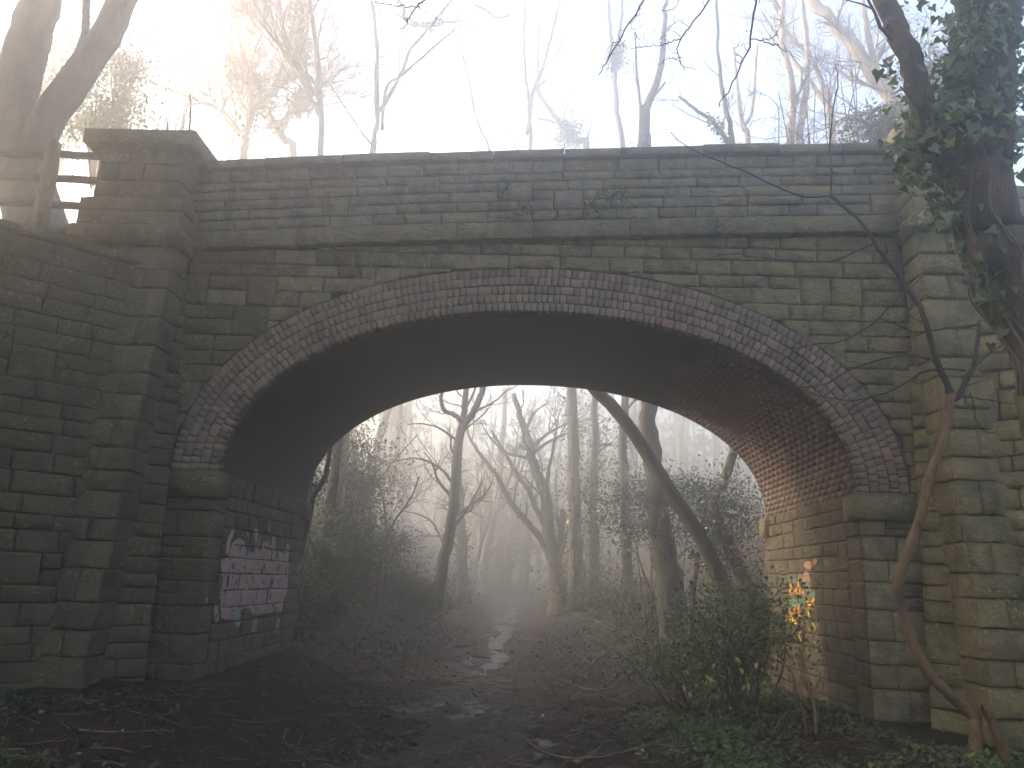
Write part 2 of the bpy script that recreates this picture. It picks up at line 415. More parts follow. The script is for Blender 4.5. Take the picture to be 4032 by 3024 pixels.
# spandrel walling, trimmed to the arch ring below and to the string course above
front = lambda u, v, d: np.stack([u, -d, v], -1)
sp = lay(PIL_X[-1] + .0, PIL_X[1], ZS + .0, 6.35, rs)
for (u0, u1, v0, v1) in sp:
    n = 2 + max(4, int(round((u1 - u0) / .09)))
    u = np.linspace(u0, u1, n)
    lo = np.maximum(v0, extr(u) + .006); hi = np.minimum(v1, zc(u) - .002)
    ok = hi - lo > .035
    if not ok.any(): continue
    idx = np.where(ok)[0]; i0, i1 = idx[0], idx[-1]
    if (~ok[i0:i1 + 1]).any(): continue
    u, lo, hi = u[i0:i1 + 1], lo[i0:i1 + 1], hi[i0:i1 + 1]
    if len(u) < 3 or u[-1] - u[0] < .06: continue
    mt = M['stone_mossy'] if (u0 + rs.normal(0, 1.4) > 2.2) else (M['stone'] if u0 + rs.normal(0, 1.3) > -3.4 else M['stone_left'])
    stone_mesh('spandrel_stone', front, u, lo, u, hi, rs, mt, proud=.032).build('spandrel_stone', mt, bridge)

# parapet: core, six courses that follow the camber, coping
px_ = np.linspace(-5.9, 5.9, 31)
for yy0, yy1 in ((.035, .42), (DEPTH - .42, DEPTH - .03)):
    mb = MB()
    for i in range(len(px_) - 1):
        a, c = px_[i], px_[i + 1]; z0, z1 = zc(a), zc(c)
        v = [(a, yy0, z0 + .2), (c, yy0, z1 + .2), (c, yy0, z1 + 1.315), (a, yy0, z0 + 1.315), (a, yy1, z0 + .2), (c, yy1, z1 + .2), (c, yy1, z1 + 1.315), (a, yy1, z0 + 1.315)]
        mb.add(v, [np.array([[0, 1, 2, 3], [5, 4, 7, 6], [3, 2, 6, 7]])])
    mb.build('parapet_core', M['mortar'], bridge)
along = lambda u, v, d: np.stack([u, -d, zc(u) + v], -1)
for r in lay(PIL_X[-1] - .1, PIL_X[1] + .1, .297, 1.20, rs, .125, .17, .32, .74, .10):
    put_stone(bridge, 'parapet_stone', along, r, rs, M['stone_parapet'] if rs.random() < .8 else M['stone'], proud=.032)

def profile_block(name, parent, x0, x1, prof, zf, mat, n=5, joint=.004, jit=.004):
    """a moulded stone: a closed (y, z) outline swept along x on the camber line zf"""
    mb = MB(); k = len(prof); x = np.linspace(x0 + joint, x1 - joint, n); dy, dz = rs.normal(0, jit, 2)
    V = np.array([[(xi, py + dy + rs.normal(0, .002), float(zf(xi)) + pz + dz + rs.normal(0, .002)) for py, pz in prof] for xi in x])
    fs = [[i * k + j, i * k + (j + 1) % k, (i + 1) * k + (j + 1) % k, (i + 1) * k + j] for i in range(n - 1) for j in range(k)]
    mb.add(V.reshape(-1, 3), [np.array(fs), np.array([list(range(k))[::-1]]), np.array([[(n - 1) * k + j for j in range(k)]])])
    return mb.build(name, mat, parent)

string_prof = [(.06, 0), (-.12, 0), (-.13, .01), (-.13, .225), (-.115, .24), (-.01, .292), (.06, .292)]
x = PIL_X[-1] + .02
while x < PIL_X[1] - .05:
    w = rs.uniform(.9, 1.5); e = min(x + w, PIL_X[1] - .02)
    if PIL_X[1] - e < .5: e = PIL_X[1] - .02
    profile_block('string_course_stone', bridge, x, e, string_prof, zc, M['stone_dressed']); x = e
cop_prof = [(.48, 1.205), (-.085, 1.205), (-.095, 1.215), (-.095, 1.325), (-.08, 1.335), (.2, 1.345), (.48, 1.335)]
x = PIL_X[-1] + .08
while x < PIL_X[1] + .1:
    e = min(x + rs.uniform(.75, 1.25), PIL_X[1] + .12)
    profile_block('coping_stone', bridge, x, e, cop_prof, zc, M['stone_parapet'], jit=.008, joint=.005); x = e
bc = [(DEPTH + .08, 1.205), (DEPTH + .08, 1.33), (DEPTH - .48, 1.34), (DEPTH - .48, 1.205)]
for k in range(12): profile_block('coping_stone', bridge, -6 + k, -5 + k, bc, zc, M['stone_parapet'], n=2)
# arch ring: five half-brick rings, each brick a block of its own
th = np.linspace(0, math.pi, 1400)
cx_ = X0 - HALF * np.sign(np.cos(th)) * np.abs(np.cos(th)) ** (2 / PN); cz_ = ZS + RISE * np.abs(np.sin(th)) ** (2 / PN)
tx = np.gradient(cx_); tz = np.gradient(cz_); L = np.hypot(tx, tz); nx_, nz_ = -tz / L, tx / L
nx_ = np.where(np.isfinite(nx_), nx_, 0); nz_ = np.where(np.isfinite(nz_), nz_, 0)
def ring_curve(w):
    a = cx_ + nx_ * w; c = cz_ + nz_ * w; s = np.concatenate([[0], np.cumsum(np.hypot(np.diff(a), np.diff(c)))]); return a, c, s
def brick_box(quad, d_front, d_back, ch=.006):
    """quad: four (x, z) corners; chamfered front at y = -d_front"""
    q = np.array(quad); c = q.mean(0); i = c + (q - c) * (1 - ch * 2 / (np.linalg.norm(q - c, axis=1)[:, None] + 1e-6))
    v = [(p[0], -(d_front), p[1]) for p in i] + [(p[0], -(d_front - ch), p[1]) for p in q] + [(p[0], -d_back, p[1]) for p in q]
    f = [[0, 1, 2, 3]] + [[4 + k, 4 + (k + 1) % 4, (k + 1) % 4, k] for k in range(4)] + [[8 + k, 8 + (k + 1) % 4, 4 + (k + 1) % 4, 4 + k] for k in range(4)]
    return v, np.array(f)
bricks = []
for k in range(5):
    w0, w1 = k * RING / 5 + .004, (k + 1) * RING / 5 - .005
    a0, c0, s0 = ring_curve(w0); a1, c1, s1 = ring_curve(w1); T = s0[-1]; pos = 0.0
    off = rs.normal(0, .004)
    while pos < T - .03:
        w = .083 * rs.uniform(.94, 1.06) * (2.0 if rs.random() < .10 else 1.0)
        if T - pos - w < .05: w = T - pos
        g_ = .0045
        def P_(s, a, c, st): return (np.interp(s, s0, a), np.interp(s, s0, c))
        A, B = pos + g_, pos + w - g_
        quad = [P_(A, a0, c0, s0), P_(B, a0, c0, s0), P_(B, a1, c1, s1), P_(A, a1, c1, s1)]
        quad = [(p[0] + rs.normal(0, .0018), p[1] + rs.normal(0, .0018)) for p in quad]
        cxq = np.mean([p[0] for p in quad]); czq = np.mean([p[1] for p in quad])
        dist = (cxq - EYE[0]) ** 2 + EYE[1] ** 2 + (czq - EYE[2]) ** 2
        bricks.append((dist / (w / .083), quad, .012 + off + rs.normal(0, .004)))
        pos += w
bricks.sort(key=lambda t: t[0])
rest = MB()
for i, (d, quad, df) in enumerate(bricks):
    v, f = brick_box(quad, df, -.21 if min(p[1] for p in quad) < 0 else -.10)
    if i < 290:
        mb = MB(); mb.add(v, [f]); mb.build('brick', M['brick'], bridge)
    else: rest.add(v, [f])
tag(rest.build('brick_ring', M['brick'], bridge), kind='stuff')

# barrel: brick courses run along the tunnel, joints left open
mb = MB(); T = ring_curve(0)[2]
a0, c0, s0 = ring_curve(0.0); np_ = int(T[-1] / .084); pitch = T[-1] / np_
rsb = np.random.default_rng(5)
soff_single = []; soot = MB()
for r in range(np_):
    jg = .004 if np.interp(r * pitch, s0, a0) > 2.3 else 0.0
    A, B = r * pitch + jg, (r + 1) * pitch - jg
    pa = (np.interp(A, s0, a0), np.interp(A, s0, c0)); pb = (np.interp(B, s0, a0), np.interp(B, s0, c0))
    nn = (np.interp((A + B) / 2, s0, nx_), np.interp((A + B) / 2, s0, nz_))
    if jg == 0.0:      # caked soot has filled the joints here: one smooth skin
        q_ = [(pa, .20), (pb, .20), (pb, DEPTH), (pa, DEPTH)]
        sk = [(p[0] - nn[0] * .002, yy, p[1] - nn[1] * .002) for p, yy in q_]
        soot.add(sk, [np.array([[3, 2, 1, 0]])]); continue
    y = .235 - (.117 if r % 2 else 0.0)
    while y < DEPTH - .06:
        e = min(y + .235, DEPTH)
        d = rsb.normal(.002, .0015) if jg > .002 else .002
        y0_, y1_ = y + jg, e - jg
        cs = [(pa, y0_), (pb, y0_), (pb, y1_), (pa, y1_)]
        fr = [(p[0] - nn[0] * d, yy, p[1] - nn[1] * d) for p, yy in cs]
        bk = [(p[0] + nn[0] * .02, yy, p[1] + nn[1] * .02) for p, yy in cs]
        F_ = np.array([[3, 2, 1, 0]] + [[k, (k + 1) % 4, 4 + (k + 1) % 4, 4 + k] for k in range(4)])
        near = pa[0] > 2.9 and y < 2.4 and len(soff_single) < 280
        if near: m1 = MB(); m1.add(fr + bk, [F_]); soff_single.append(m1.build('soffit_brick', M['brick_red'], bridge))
        else: mb.add(fr + bk, [F_])
        y = e
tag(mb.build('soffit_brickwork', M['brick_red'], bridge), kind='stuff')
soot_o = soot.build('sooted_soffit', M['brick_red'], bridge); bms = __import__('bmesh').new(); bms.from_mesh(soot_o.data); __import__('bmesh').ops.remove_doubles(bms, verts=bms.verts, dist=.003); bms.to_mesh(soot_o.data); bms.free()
for f_ in soot_o.data.polygons: f_.use_smooth = True

# abutments: coursed jambs under the barrel, dressed piers in front, impost blocks
for sx, X in ((1, JR), (-1, JL)):
    jamb = (lambda X, sx: (lambda u, v, d: np.stack([X - sx * d, u, v], -1)))(X, sx)
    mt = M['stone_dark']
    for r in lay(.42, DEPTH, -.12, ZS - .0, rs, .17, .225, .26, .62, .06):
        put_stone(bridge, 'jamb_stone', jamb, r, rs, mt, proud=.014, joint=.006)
    edge = PIL_X[sx]
    lo, hi = min(X, edge), max(X, edge)
    v = -.15; flip = 0
    while v < ZS - .36:
        h = rs.uniform(.24, .36)
        if ZS - .34 - v - h < .15: h = ZS - .34 - v
        long = .42 if flip else .30
        # corner stone, with its return face along the jamb
        qx0, qx1 = (X, X + long) if sx > 0 else (X - long, X)
        put_stone(bridge, 'quoin_stone', front, (qx0, qx1, v, v + h), rs, M['stone'] if sx > 0 else M['stone_dark'], proud=.022)
        put_stone(bridge, 'quoin_stone', jamb, (.0 - .004, .42, v, v + h), rs, mt, proud=.012)
        rx0, rx1 = (qx1, hi) if sx > 0 else (lo, qx0)
        if rs.random() < .55:
            mp = M['stone_left'] if sx > 0 else mt
            put_stone(bridge, 'pier_stone', front, (rx0, rx1, v, v + h / 2), rs, mp, proud=.026)
            put_stone(bridge, 'pier_stone', front, (rx0, rx1, v + h / 2, v + h), rs, mp, proud=.026)
        else: put_stone(bridge, 'pier_stone', front, (rx0, rx1, v, v + h), rs, M['stone'] if sx > 0 else mt, proud=.026)
        v += h; flip = 1 - flip
    for Y0, Y1 in ((-.085, .30), (DEPTH - .30, DEPTH + .08)):
        bm = MB()
        xa, xb = (X - .075, edge + .0) if sx > 0 else (edge, X + .075)
        c = .03; z0, z1 = ZS - .335, ZS - .005
        if Y0 > 1: xa, xb = (X - .075, X + .3) if sx > 0 else (X - .3, X + .075)
        v8 = []
        for z, ins in ((z0, 0.004), (z1 - .06, 0), (z1, .05)):
            v8 += [(xa + (ins if sx > 0 else 0), Y0 + ins, z), (xb - (0 if sx > 0 else ins), Y0 + ins, z), (xb - (0 if sx > 0 else ins), Y1, z), (xa + (ins if sx > 0 else 0), Y1, z)]
        f = [[3, 2, 1, 0], [8, 9, 10, 11]] + [[l * 4 + k, l * 4 + (k + 1) % 4, l * 4 + 4 + (k + 1) % 4, l * 4 + 4 + k] for l in range(2) for k in range(4)]
        bm.add(v8, [np.array(f)]); bm.build('impost_stone', M['stone_dressed'] if sx > 0 else M['stone_left'], bridge)

# pilasters: battered shaft, string block, pedestal, cap
for sx in (-1, 1):
    ex = PIL_X[sx]; dzp = 0.0 if sx < 0 else .43
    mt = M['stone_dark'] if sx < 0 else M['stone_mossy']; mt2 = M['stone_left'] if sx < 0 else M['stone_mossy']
    out = -6.05 if sx < 0 else 6.05
    zt = 5.635 + dzp
    face = lambda u, v, d: np.stack([u, pil_y(v) - d, v], -1)
    side = (lambda ex, sx: (lambda u, v, d: np.stack([ex - sx * d, u, v], -1)))(ex, sx)
    v = -.3; flip = 0
    while v < zt - .02:
        h = rs.uniform(.24, .40)
        if zt - v - h < .2: h = zt - v
        cut = ex + sx * (rs.uniform(.26, .36) if flip else rs.uniform(.5, .62))
        cuts = [ex, cut, out]
        for a, c in zip(cuts[:-1], cuts[1:]):
            put_stone(bridge, 'pilaster_stone', face, (min(a, c), max(a, c), v, v + h), rs, mt2, proud=.032, skirt=.05, rough=.9)
        # flank stones run from the battered face back to the wall
        y0b, y0t = float(pil_y(v)), float(pil_y(v + h)); s = np.array([0, .08, .35, .65, .92, 1.0])
        mbs = stone_mesh('pilaster_stone', side, y0b + (0 - y0b) * s, np.full(6, v), y0t + (0 - y0t) * s, np.full(6, v + h), rs, mt, proud=.016, joint=.005, rough=.7)
        mbs.build('pilaster_stone', mt, bridge)
        v += h; flip = 1 - flip
    cm = MB(); a, c = (out, ex - .012) if sx < 0 else (ex + .012, out)
    rows = [-.5, 5.45, zt] if zt > 5.5 else [-.5, zt]
    for za, zb_ in zip(rows[:-1], rows[1:]):
        ya, yb_ = float(pil_y(za)) + .045, float(pil_y(zb_)) + .045
        cm.add([(a, ya, za), (c, ya, za), (c, .1, za), (a, .1, za), (a, yb_, zb_), (c, yb_, zb_), (c, .1, zb_), (a, .1, zb_)],
               [np.array([[0, 1, 5, 4], [1, 2, 6, 5], [3, 0, 4, 7], [4, 5, 6, 7]])])
    a2, c2 = (-5.95, -4.88) if sx < 0 else (4.84, 5.95)
    cm.box(a2 + .02, c2 - .02, -.37, .55, zt + .2, zt + 1.45)
    cm.build('pilaster_core', M['mortar'], bridge)
    # string block across face and flank
    xa, xb = (-6.2, ex + .075) if sx < 0 else (ex - .075, 6.2)
    for y0, y1, z0, z1, ins in ((-.535, .06, zt, zt + .265, .04),):
        v8 = []
        for z, i_ in ((z0, .0), (z1 - .04, 0), (z1, ins)):
            v8 += [(xa + i_, y0 + i_, z), (xb - i_, y0 + i_, z), (xb - i_, y1, z), (xa + i_, y1, z)]
        f = [[3, 2, 1, 0], [8, 9, 10, 11]] + [[l * 4 + k, l * 4 + (k + 1) % 4, l * 4 + 4 + (k + 1) % 4, l * 4 + 4 + k] for l in range(2) for k in range(4)]
        bm = MB(); bm.add(v8, [np.array(f)]); bm.build('string_course_stone', M['stone_dressed'] if sx > 0 else M['stone_left'], bridge)
    # pedestal: two broad courses with a weathered top, three narrower courses
    def block_courses(xl, xr, yf, z0, heights, name):
        z = z0
        f2 = lambda u, v, d: np.stack([u, yf - d, v], -1)
        X2 = xr if sx < 0 else xl
        s2 = (lambda X2: (lambda u, v, d: np.stack([X2 - sx * d, u, v], -1)))(X2)
        for i, h in enumerate(heights):
            cuts = [xl] + sorted(rs.uniform(xl + .25, xr - .25, 1 if rs.random() < .4 else 2)) + [xr]
            if len(cuts) == 4 and cuts[2] - cuts[1] < .25: cuts.pop(2)
            for a, c in zip(cuts[:-1], cuts[1:]): put_stone(bridge, name, f2, (a, c, z, z + h), rs, mt2, proud=.024)
            put_stone(bridge, name, s2, (yf, .5, z, z + h), rs, mt, proud=.018)
            z += h
        return z
    xl, xr = (-6.12, ex + .03) if sx < 0 else (ex - .03, 6.12)
    zz = block_courses(xl, xr, -.47, zt + .27, (.20, .185), 'pedestal_stone')
    xl2, xr2 = (-6.0, -4.86) if sx < 0 else (4.81, 6.0)
    # sloping offset between the two widths
    bm = MB(); q = [(xl, -.47, zz - .01), (xr, -.47, zz - .01), (xr, .5, zz - .01), (xl, .5, zz - .01), (xl2, -.39, zz + .05), (xr2, -.39, zz + .05), (xr2, .5, zz + .05), (xl2, .5, zz + .05)]
    bm.add(q, [np.array([[0, 1, 5, 4], [1, 2, 6, 5], [3, 0, 4, 7], [4, 5, 6, 7], [2, 3, 7, 6]])]); bm.build('offset_stone', M['stone_dressed'], bridge)
    zz = block_courses(xl2, xr2, -.40, zz + .04, (.24, .25, .23), 'pedestal_stone')
    bm = MB(); xa, xb = (-6.2, -4.70) if sx < 0 else (4.65, 6.2)
    v8 = []
    for z, i_ in ((zz, .02), (zz + .03, 0), (zz + .215, 0), (zz + .255, .09)):
        v8 += [(xa + i_, -.53 + i_, z), (xb - i_, -.53 + i_, z), (xb - i_, .62 - i_, z), (xa + i_, .62 - i_, z)]
    f = [[3, 2, 1, 0], [12, 13, 14, 15]] + [[l * 4 + k, l * 4 + (k + 1) % 4, l * 4 + 4 + (k + 1) % 4, l * 4 + 4 + k] for l in range(3) for k in range(4)]
    bm.add(v8, [np.array(f)]); bm.build('cap_stone', M['stone_dressed'] if sx > 0 else M['stone_left'], bridge)

# ------------------------------------------------------------------ wing walls and the banks they hold
for sx in (-1, 1):
    lab = 'dark splayed wing wall running forward from the left pilaster below the rail fence' if sx < 0 else 'mossy splayed wing wall beside the right pilaster behind the ivy-clad trunk'
    p0 = np.array([sx * 5.24, -.40, 0.0]); e = np.array([sx * .74, -.67, 0]); nrm = np.array([-sx * .67, -.74, 0])
    wing = thing('wing_wall', lab, 'wall', tuple(p0), 'wing walls flanking the bridge')
    LEN = 3.4
    wf = (lambda e, nrm: (lambda u, v, d: np.asarray(u)[..., None] * e + (np.asarray(d) + .085 * (5.45 - np.asarray(v)))[..., None] * nrm + np.asarray(v)[..., None] * np.array([0, 0, 1.0])))(e, nrm)
    top = lambda u: 5.36 - .03 * u
    cnt = 0
    lay_ = lay(-.7, LEN, -.3, 5.35, rs, .17, .25, .30, .75, .14)
    for (u0, u1, v0, v1) in lay_:
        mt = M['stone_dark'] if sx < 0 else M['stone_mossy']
        put_stone(wing, 'stone', wf, (u0, u1, v0, min(v1, 5.36)), rs, mt, proud=.040)
    cm = MB(); cm.add([wf(np.array(u), np.array(v), np.array(d)) for u, v, d in ((-.7, -.5, -.03), (LEN, -.5, -.03), (LEN, 5.36, -.03), (-.7, 5.36, -.03), (-.7, -.5, -.6), (LEN, -.5, -.6), (LEN, 5.36, -.6), (-.7, 5.36, -.6))],
                      [np.array([[0, 1, 2, 3], [1, 5, 6, 2], [3, 2, 6, 7], [4, 7, 6, 5], [0, 3, 7, 4]])])
    cm.build('wall_core', M['mortar'], wing)
    u = -.45
    while u < LEN - .05:
        w = min(rs.uniform(.45, .8), LEN - u); bm = MB(); pr = [(-.42, .0), (.05, .0), (.075, .04), (.05, .11), (-.10, .17), (-.42, .17)]
        ua = np.linspace(u + .006, u + w - .006, 4); k = len(pr)
        V = np.array([[wf(np.array(t), np.array(5.36 + pz + rs.normal(0, .006)), np.array(pd + rs.normal(0, .006))) for pd, pz in pr] for t in ua])
        fs = [[i * k + j, i * k + (j + 1) % k, (i + 1) * k + (j + 1) % k, (i + 1) * k + j] for i in range(3) for j in range(k)]
        bm.add(V.reshape(-1, 3), [np.array(fs), np.array([list(range(k))]), np.array([[3 * k + j for j in range(k)]])])
        bm.build('coping_stone', M['stone_dark'], wing); u += w

    # the bank behind the wing wall
    def bank_h(x, y, sx=sx):
        d = (x - p0[0]) * nrm[0] + (y - p0[1]) * nrm[1]      # 0 on the wall line, negative behind
        return 5.45 + .6 * sstep(-d, .35, 1.6) + .05 * np.sin(x * 3.1) * np.sin(y * 2.7)
    bx = np.arange(5.0, 30, .35) * sx
    msk = lambda x, y, sx=sx: ((x - p0[0]) * nrm[0] + (y - p0[1]) * nrm[1] < -.30) & ((np.abs(x) > 6.1) | (y < -.6)) & (np.abs(x) > 5.2)
    sheet('embankment', np.sort(bx), np.arange(-16, 3.9, .25), M['soil'], hf=bank_h, mask=msk)
    # end of the wing wall: earth slope that closes the bank
    u1 = p0 + e * LEN; far = p0 + e * 30
    sl = MB(); sl.add([tuple(u1 + np.array([0, 0, -.4])), tuple(u1 + nrm * 4.5 + e * 3 + np.array([0, 0, -.2])), tuple(far + nrm * 8 + np.array([0, 0, -.2])), tuple(far + np.array([0, 0, 5.6])), tuple(u1 + np.array([0, 0, 5.45]) - nrm * .3)], [np.array([[0, 1, 4]]), np.array([[1, 2, 3, 4]])])
    tag(sl.build('embankment', M['soil']), kind='structure')

# standing water in the ruts of the path
def puddle_mask(x, y):
    n = np.array([[vnoise(a, b_ * .45, 2.6, 4.4) for a, b_ in zip(ra, rb)] for ra, rb in zip(x, y)])
    return (np.abs(x - path_mid(y) - .05) < .20 + .30 * n) & (n > -.30) & (y > 3.6)
wm, nt, b = mat_new('muddy_water'); b.inputs['Base Color'].default_value = (.020, .017, .015, 1); b.inputs['Roughness'].default_value = .30; b.inputs['IOR'].default_value = 1.2
g = N(nt); g.link(g.bump(g.noise(7, 3, .5), .01, .25), b.inputs['Normal'])
sheet('puddle', np.arange(-2.6, 1.2, .05), np.arange(3.6, 30, .07), wm, dz=.022, mask=puddle_mask, hf=lambda x, y: hgt(path_mid(y), y) + .004)

# ------------------------------------------------------------------ vegetation builders
def spline(pts, n):
    """smooth points through a few given ones (Catmull-Rom)"""
    p = np.asarray(pts, float)
    if len(p) == 2: return p[0] + (p[1] - p[0]) * np.linspace(0, 1, n)[:, None]
    p = np.concatenate([[2 * p[0] - p[1]], p, [2 * p[-1] - p[-2]]]); m = len(p) - 3
    t = np.linspace(0, m - 1e-6, n); i = t.astype(int); f = (t - i)[:, None]
    a, b, c, d = p[i], p[i + 1], p[i + 2], p[i + 3]
    return .5 * (2 * b + (c - a) * f + (2 * a - 5 * b + 4 * c - d) * f ** 2 + (3 * b - a - 3 * c + d) * f ** 3)

def unit(v): return v / (np.linalg.norm(v) + 1e-9)

def grow(mb, p, d, length, r, level, rng, up=.25, wander=.22, spread=.8, kids=(7, 6, 5), tips=None, sides=(6, 4, 3, 3), minr=.004):
    """a limb that wanders, tapers and throws side branches"""
    n = 7 if level < 2 else 5
    pts = [np.array(p, float)]; dd = unit(np.array(d, float)); seg = length / (n - 1)
    for i in range(n - 1):
        dd = unit(dd + rng.normal(0, wander, 3) + np.array([0, 0, up * .35])); pts.append(pts[-1] + dd * seg)
    pts = np.array(pts); rad = np.maximum(np.linspace(r, r * .28, n), minr)
    mb.tube(pts, rad, sides[min(level, 3)], cap=False)
    if tips is not None: tips.append(pts[-1])
    if level >= len(kids): return
    k = kids[level]
    for q in range(max(1, int(k * rng.uniform(.7, 1.3)))):
        t = rng.uniform(.22, 1.0); i = min(int(t * (n - 1)), n - 2); base = pts[i] + (pts[i + 1] - pts[i]) * (t * (n - 1) - i)
        axis = unit(pts[i + 1] - pts[i]); side = unit(np.cross(axis, rng.normal(0, 1, 3)))
        nd = unit(axis * rng.uniform(.5, 1.1) + side * spread)
        grow(mb, base, nd, length * rng.uniform(.38, .62) * (1.1 - .35 * t), max(rad[i] * .58, minr), level + 1, rng, up, wander, spread, kids, tips, sides, minr)

IVY = np.array([(0, 0), (.30, -.22), (.52, .02), (.38, .30), (.26, .42), (0, 1.0), (-.26, .42), (-.38, .30), (-.52, .02), (-.30, -.22)])
OVAL = np.array([(0, 0), (.24, .28), (.22, .62), (0, 1.0), (-.22, .62), (-.24, .28)])
DIAM = np.array([(0, 0), (.28, .45), (0, 1.0), (-.28, .45)])
def leaves(mb, centers, size, rng, shape=DIAM, face=None, spread=1.0, hang=0.0, fold=.12):
    """one small folded leaf at every centre"""
    c = np.asarray(centers, float).reshape(-1, 3); n = len(c)
    if not n: return
    nrm = rng.normal(0, 1, (n, 3)) * spread
    if face is not None: nrm = nrm + np.asarray(face, float)
    nrm /= np.linalg.norm(nrm, axis=1)[:, None] + 1e-9
    t = rng.normal(0, 1, (n, 3)); t[:, 2] -= hang; t -= nrm * (t * nrm).sum(1)[:, None]; t /= np.linalg.norm(t, axis=1)[:, None] + 1e-9
    b = np.cross(nrm, t); s = (size * rng.uniform(.6, 1.35, n))[:, None, None] if np.isscalar(size) else (np.asarray(size) * rng.uniform(.7, 1.3, n))[:, None, None]
    k = len(shape); sx_, sy_ = shape[:, 0], shape[:, 1]
    zz = (np.abs(sx_) * fold * 2 - .10 * sy_ ** 2)
    V = c[:, None, :] + s * (sx_[None, :, None] * b[:, None, :] + sy_[None, :, None] * t[:, None, :] + zz[None, :, None] * nrm[:, None, :])
    base = np.arange(n)[:, None] * k
    if k == 4: f = (base + np.array([[0, 1, 2, 3]])).reshape(-1, 4)
    else: f = base + np.arange(k)[None, :]
    mb.add(V.reshape(-1, 3), [f])

def around(poly, n, r0, r1, rng):
    """points scattered round a stem"""
    poly = np.asarray(poly, float); L = np.linalg.norm(np.diff(poly, axis=0), axis=1); s = np.concatenate([[0], np.cumsum(L)])
    t = rng.uniform(0, s[-1], n); p = np.stack([np.interp(t, s, poly[:, i]) for i in range(3)], -1)
    o = rng.normal(0, 1, (n, 3)); o /= np.linalg.norm(o, axis=1)[:, None]
    rr = rng.uniform(r0, r1, n)[:, None] if np.isscalar(r0) else np.interp(t / s[-1], [0, 1], r0)[:, None] * rng.uniform(.6, 1.1, (n, 1))
    return p + o * rr, o

def to_ground(pts, dz=-.15, y=None):
    """carry a stem seen above the parapet down to the ground below it"""
    p0 = np.array(pts[0]); d = unit(p0 - np.array(pts[1])); d = unit(d * .35 + np.array([0, 0, -1]))
    q = p0.copy()
    while q[2] > hgt(q[0], q[1]) + dz and q[2] > -1: q = q + d * .25
    return [q] + [p0 + (q - p0) * .5] + list(pts)

def tree(name, label, stems, mat, seed, group=None, limbs=7, kids=(6, 5, 4), limb_len=2.6, from_t=.35, twig=None, up=.3, spread=.75, ivy=None, base=None, sides=9, rough=.18, tmin=.004, extend=0.0, cat='tree', wob=.10, pale_from=99):
    """stems: [(points, base radius, top radius)]; the first one is the trunk that reaches the ground"""
    rng = np.random.default_rng(seed)
    o = np.array(base if base is not None else stems[0][0][0], float)
    root = thing(name, label, cat, tuple(o), group)
    tm = MB(); cm = MB(); pms = []
    polys = []
    for k, (pts, r0, r1) in enumerate(stems):
        pts = [np.array(p, float) for p in pts]
        if extend: pts = pts + [pts[-1] + unit(pts[-1] - pts[-2]) * extend]
        n = max(8, int(len(pts) * 4)); s = spline(pts, n)
        s = s + rng.normal(0, r0 * wob, s.shape)
        rad = np.linspace(r0, r1, n)
        if k == 0: rad = rad * (1 + .55 * np.exp(-np.linspace(0, 1, n) * 14))
        tq = tm if k < pale_from else MB()
        if k >= pale_from: pms.append(tq)
        tq.tube(s, rad, sides, rough, rng); polys.append((s, rad))
        for q in range(limbs if k == 0 else max(2, limbs // 2 + 1)):
            t = rng.uniform(from_t if k == 0 else .15, 1.0); i = min(int(t * (n - 1)), n - 2)
            ax = unit(s[i + 1] - s[i]); sd = unit(np.cross(ax, rng.normal(0, 1, 3))); nd = unit(ax * .7 + sd * spread)
            grow(cm, s[i], nd, limb_len * rng.uniform(.55, 1.25) * (1.15 - .5 * t), max(rad[i] * rng.uniform(.25, .45), .008), 1, rng, up, .2, spread, (0,) + tuple(kids), None, minr=tmin)
    tm.build('trunk', M[mat], root, smooth=True, loc=None).location = -o
    for tq in pms: tq.build('limb', M['bark_pale'], root, smooth=True).location = -o  # upper limbs get paler bark, haze glare painted into the colour
    if cm.n: cm.build('branches', M[twig or mat], root).location = -o
    if ivy:
        n, r, size, m, lo, hi = ivy; lm = MB()
        for s, rad in polys[:2]:
            a, b = int(lo * len(s)), max(int(lo * len(s)) + 2, int(hi * len(s)))
            c, nn = around(s[a:b], n, float(rad.mean()), r, rng)
            keep = rng.random(len(c)) < np.clip(.45 + .8 * np.array([vnoise(q[0] + q[1], q[2], 1.6, seed) for q in c]), .08, 1)
            leaves(lm, c[keep], size, rng, DIAM, nn[keep], .6, .6)
        tag(lm.build('ivy_foliage', M[m], root), kind='stuff').location = -o
    return root, polys

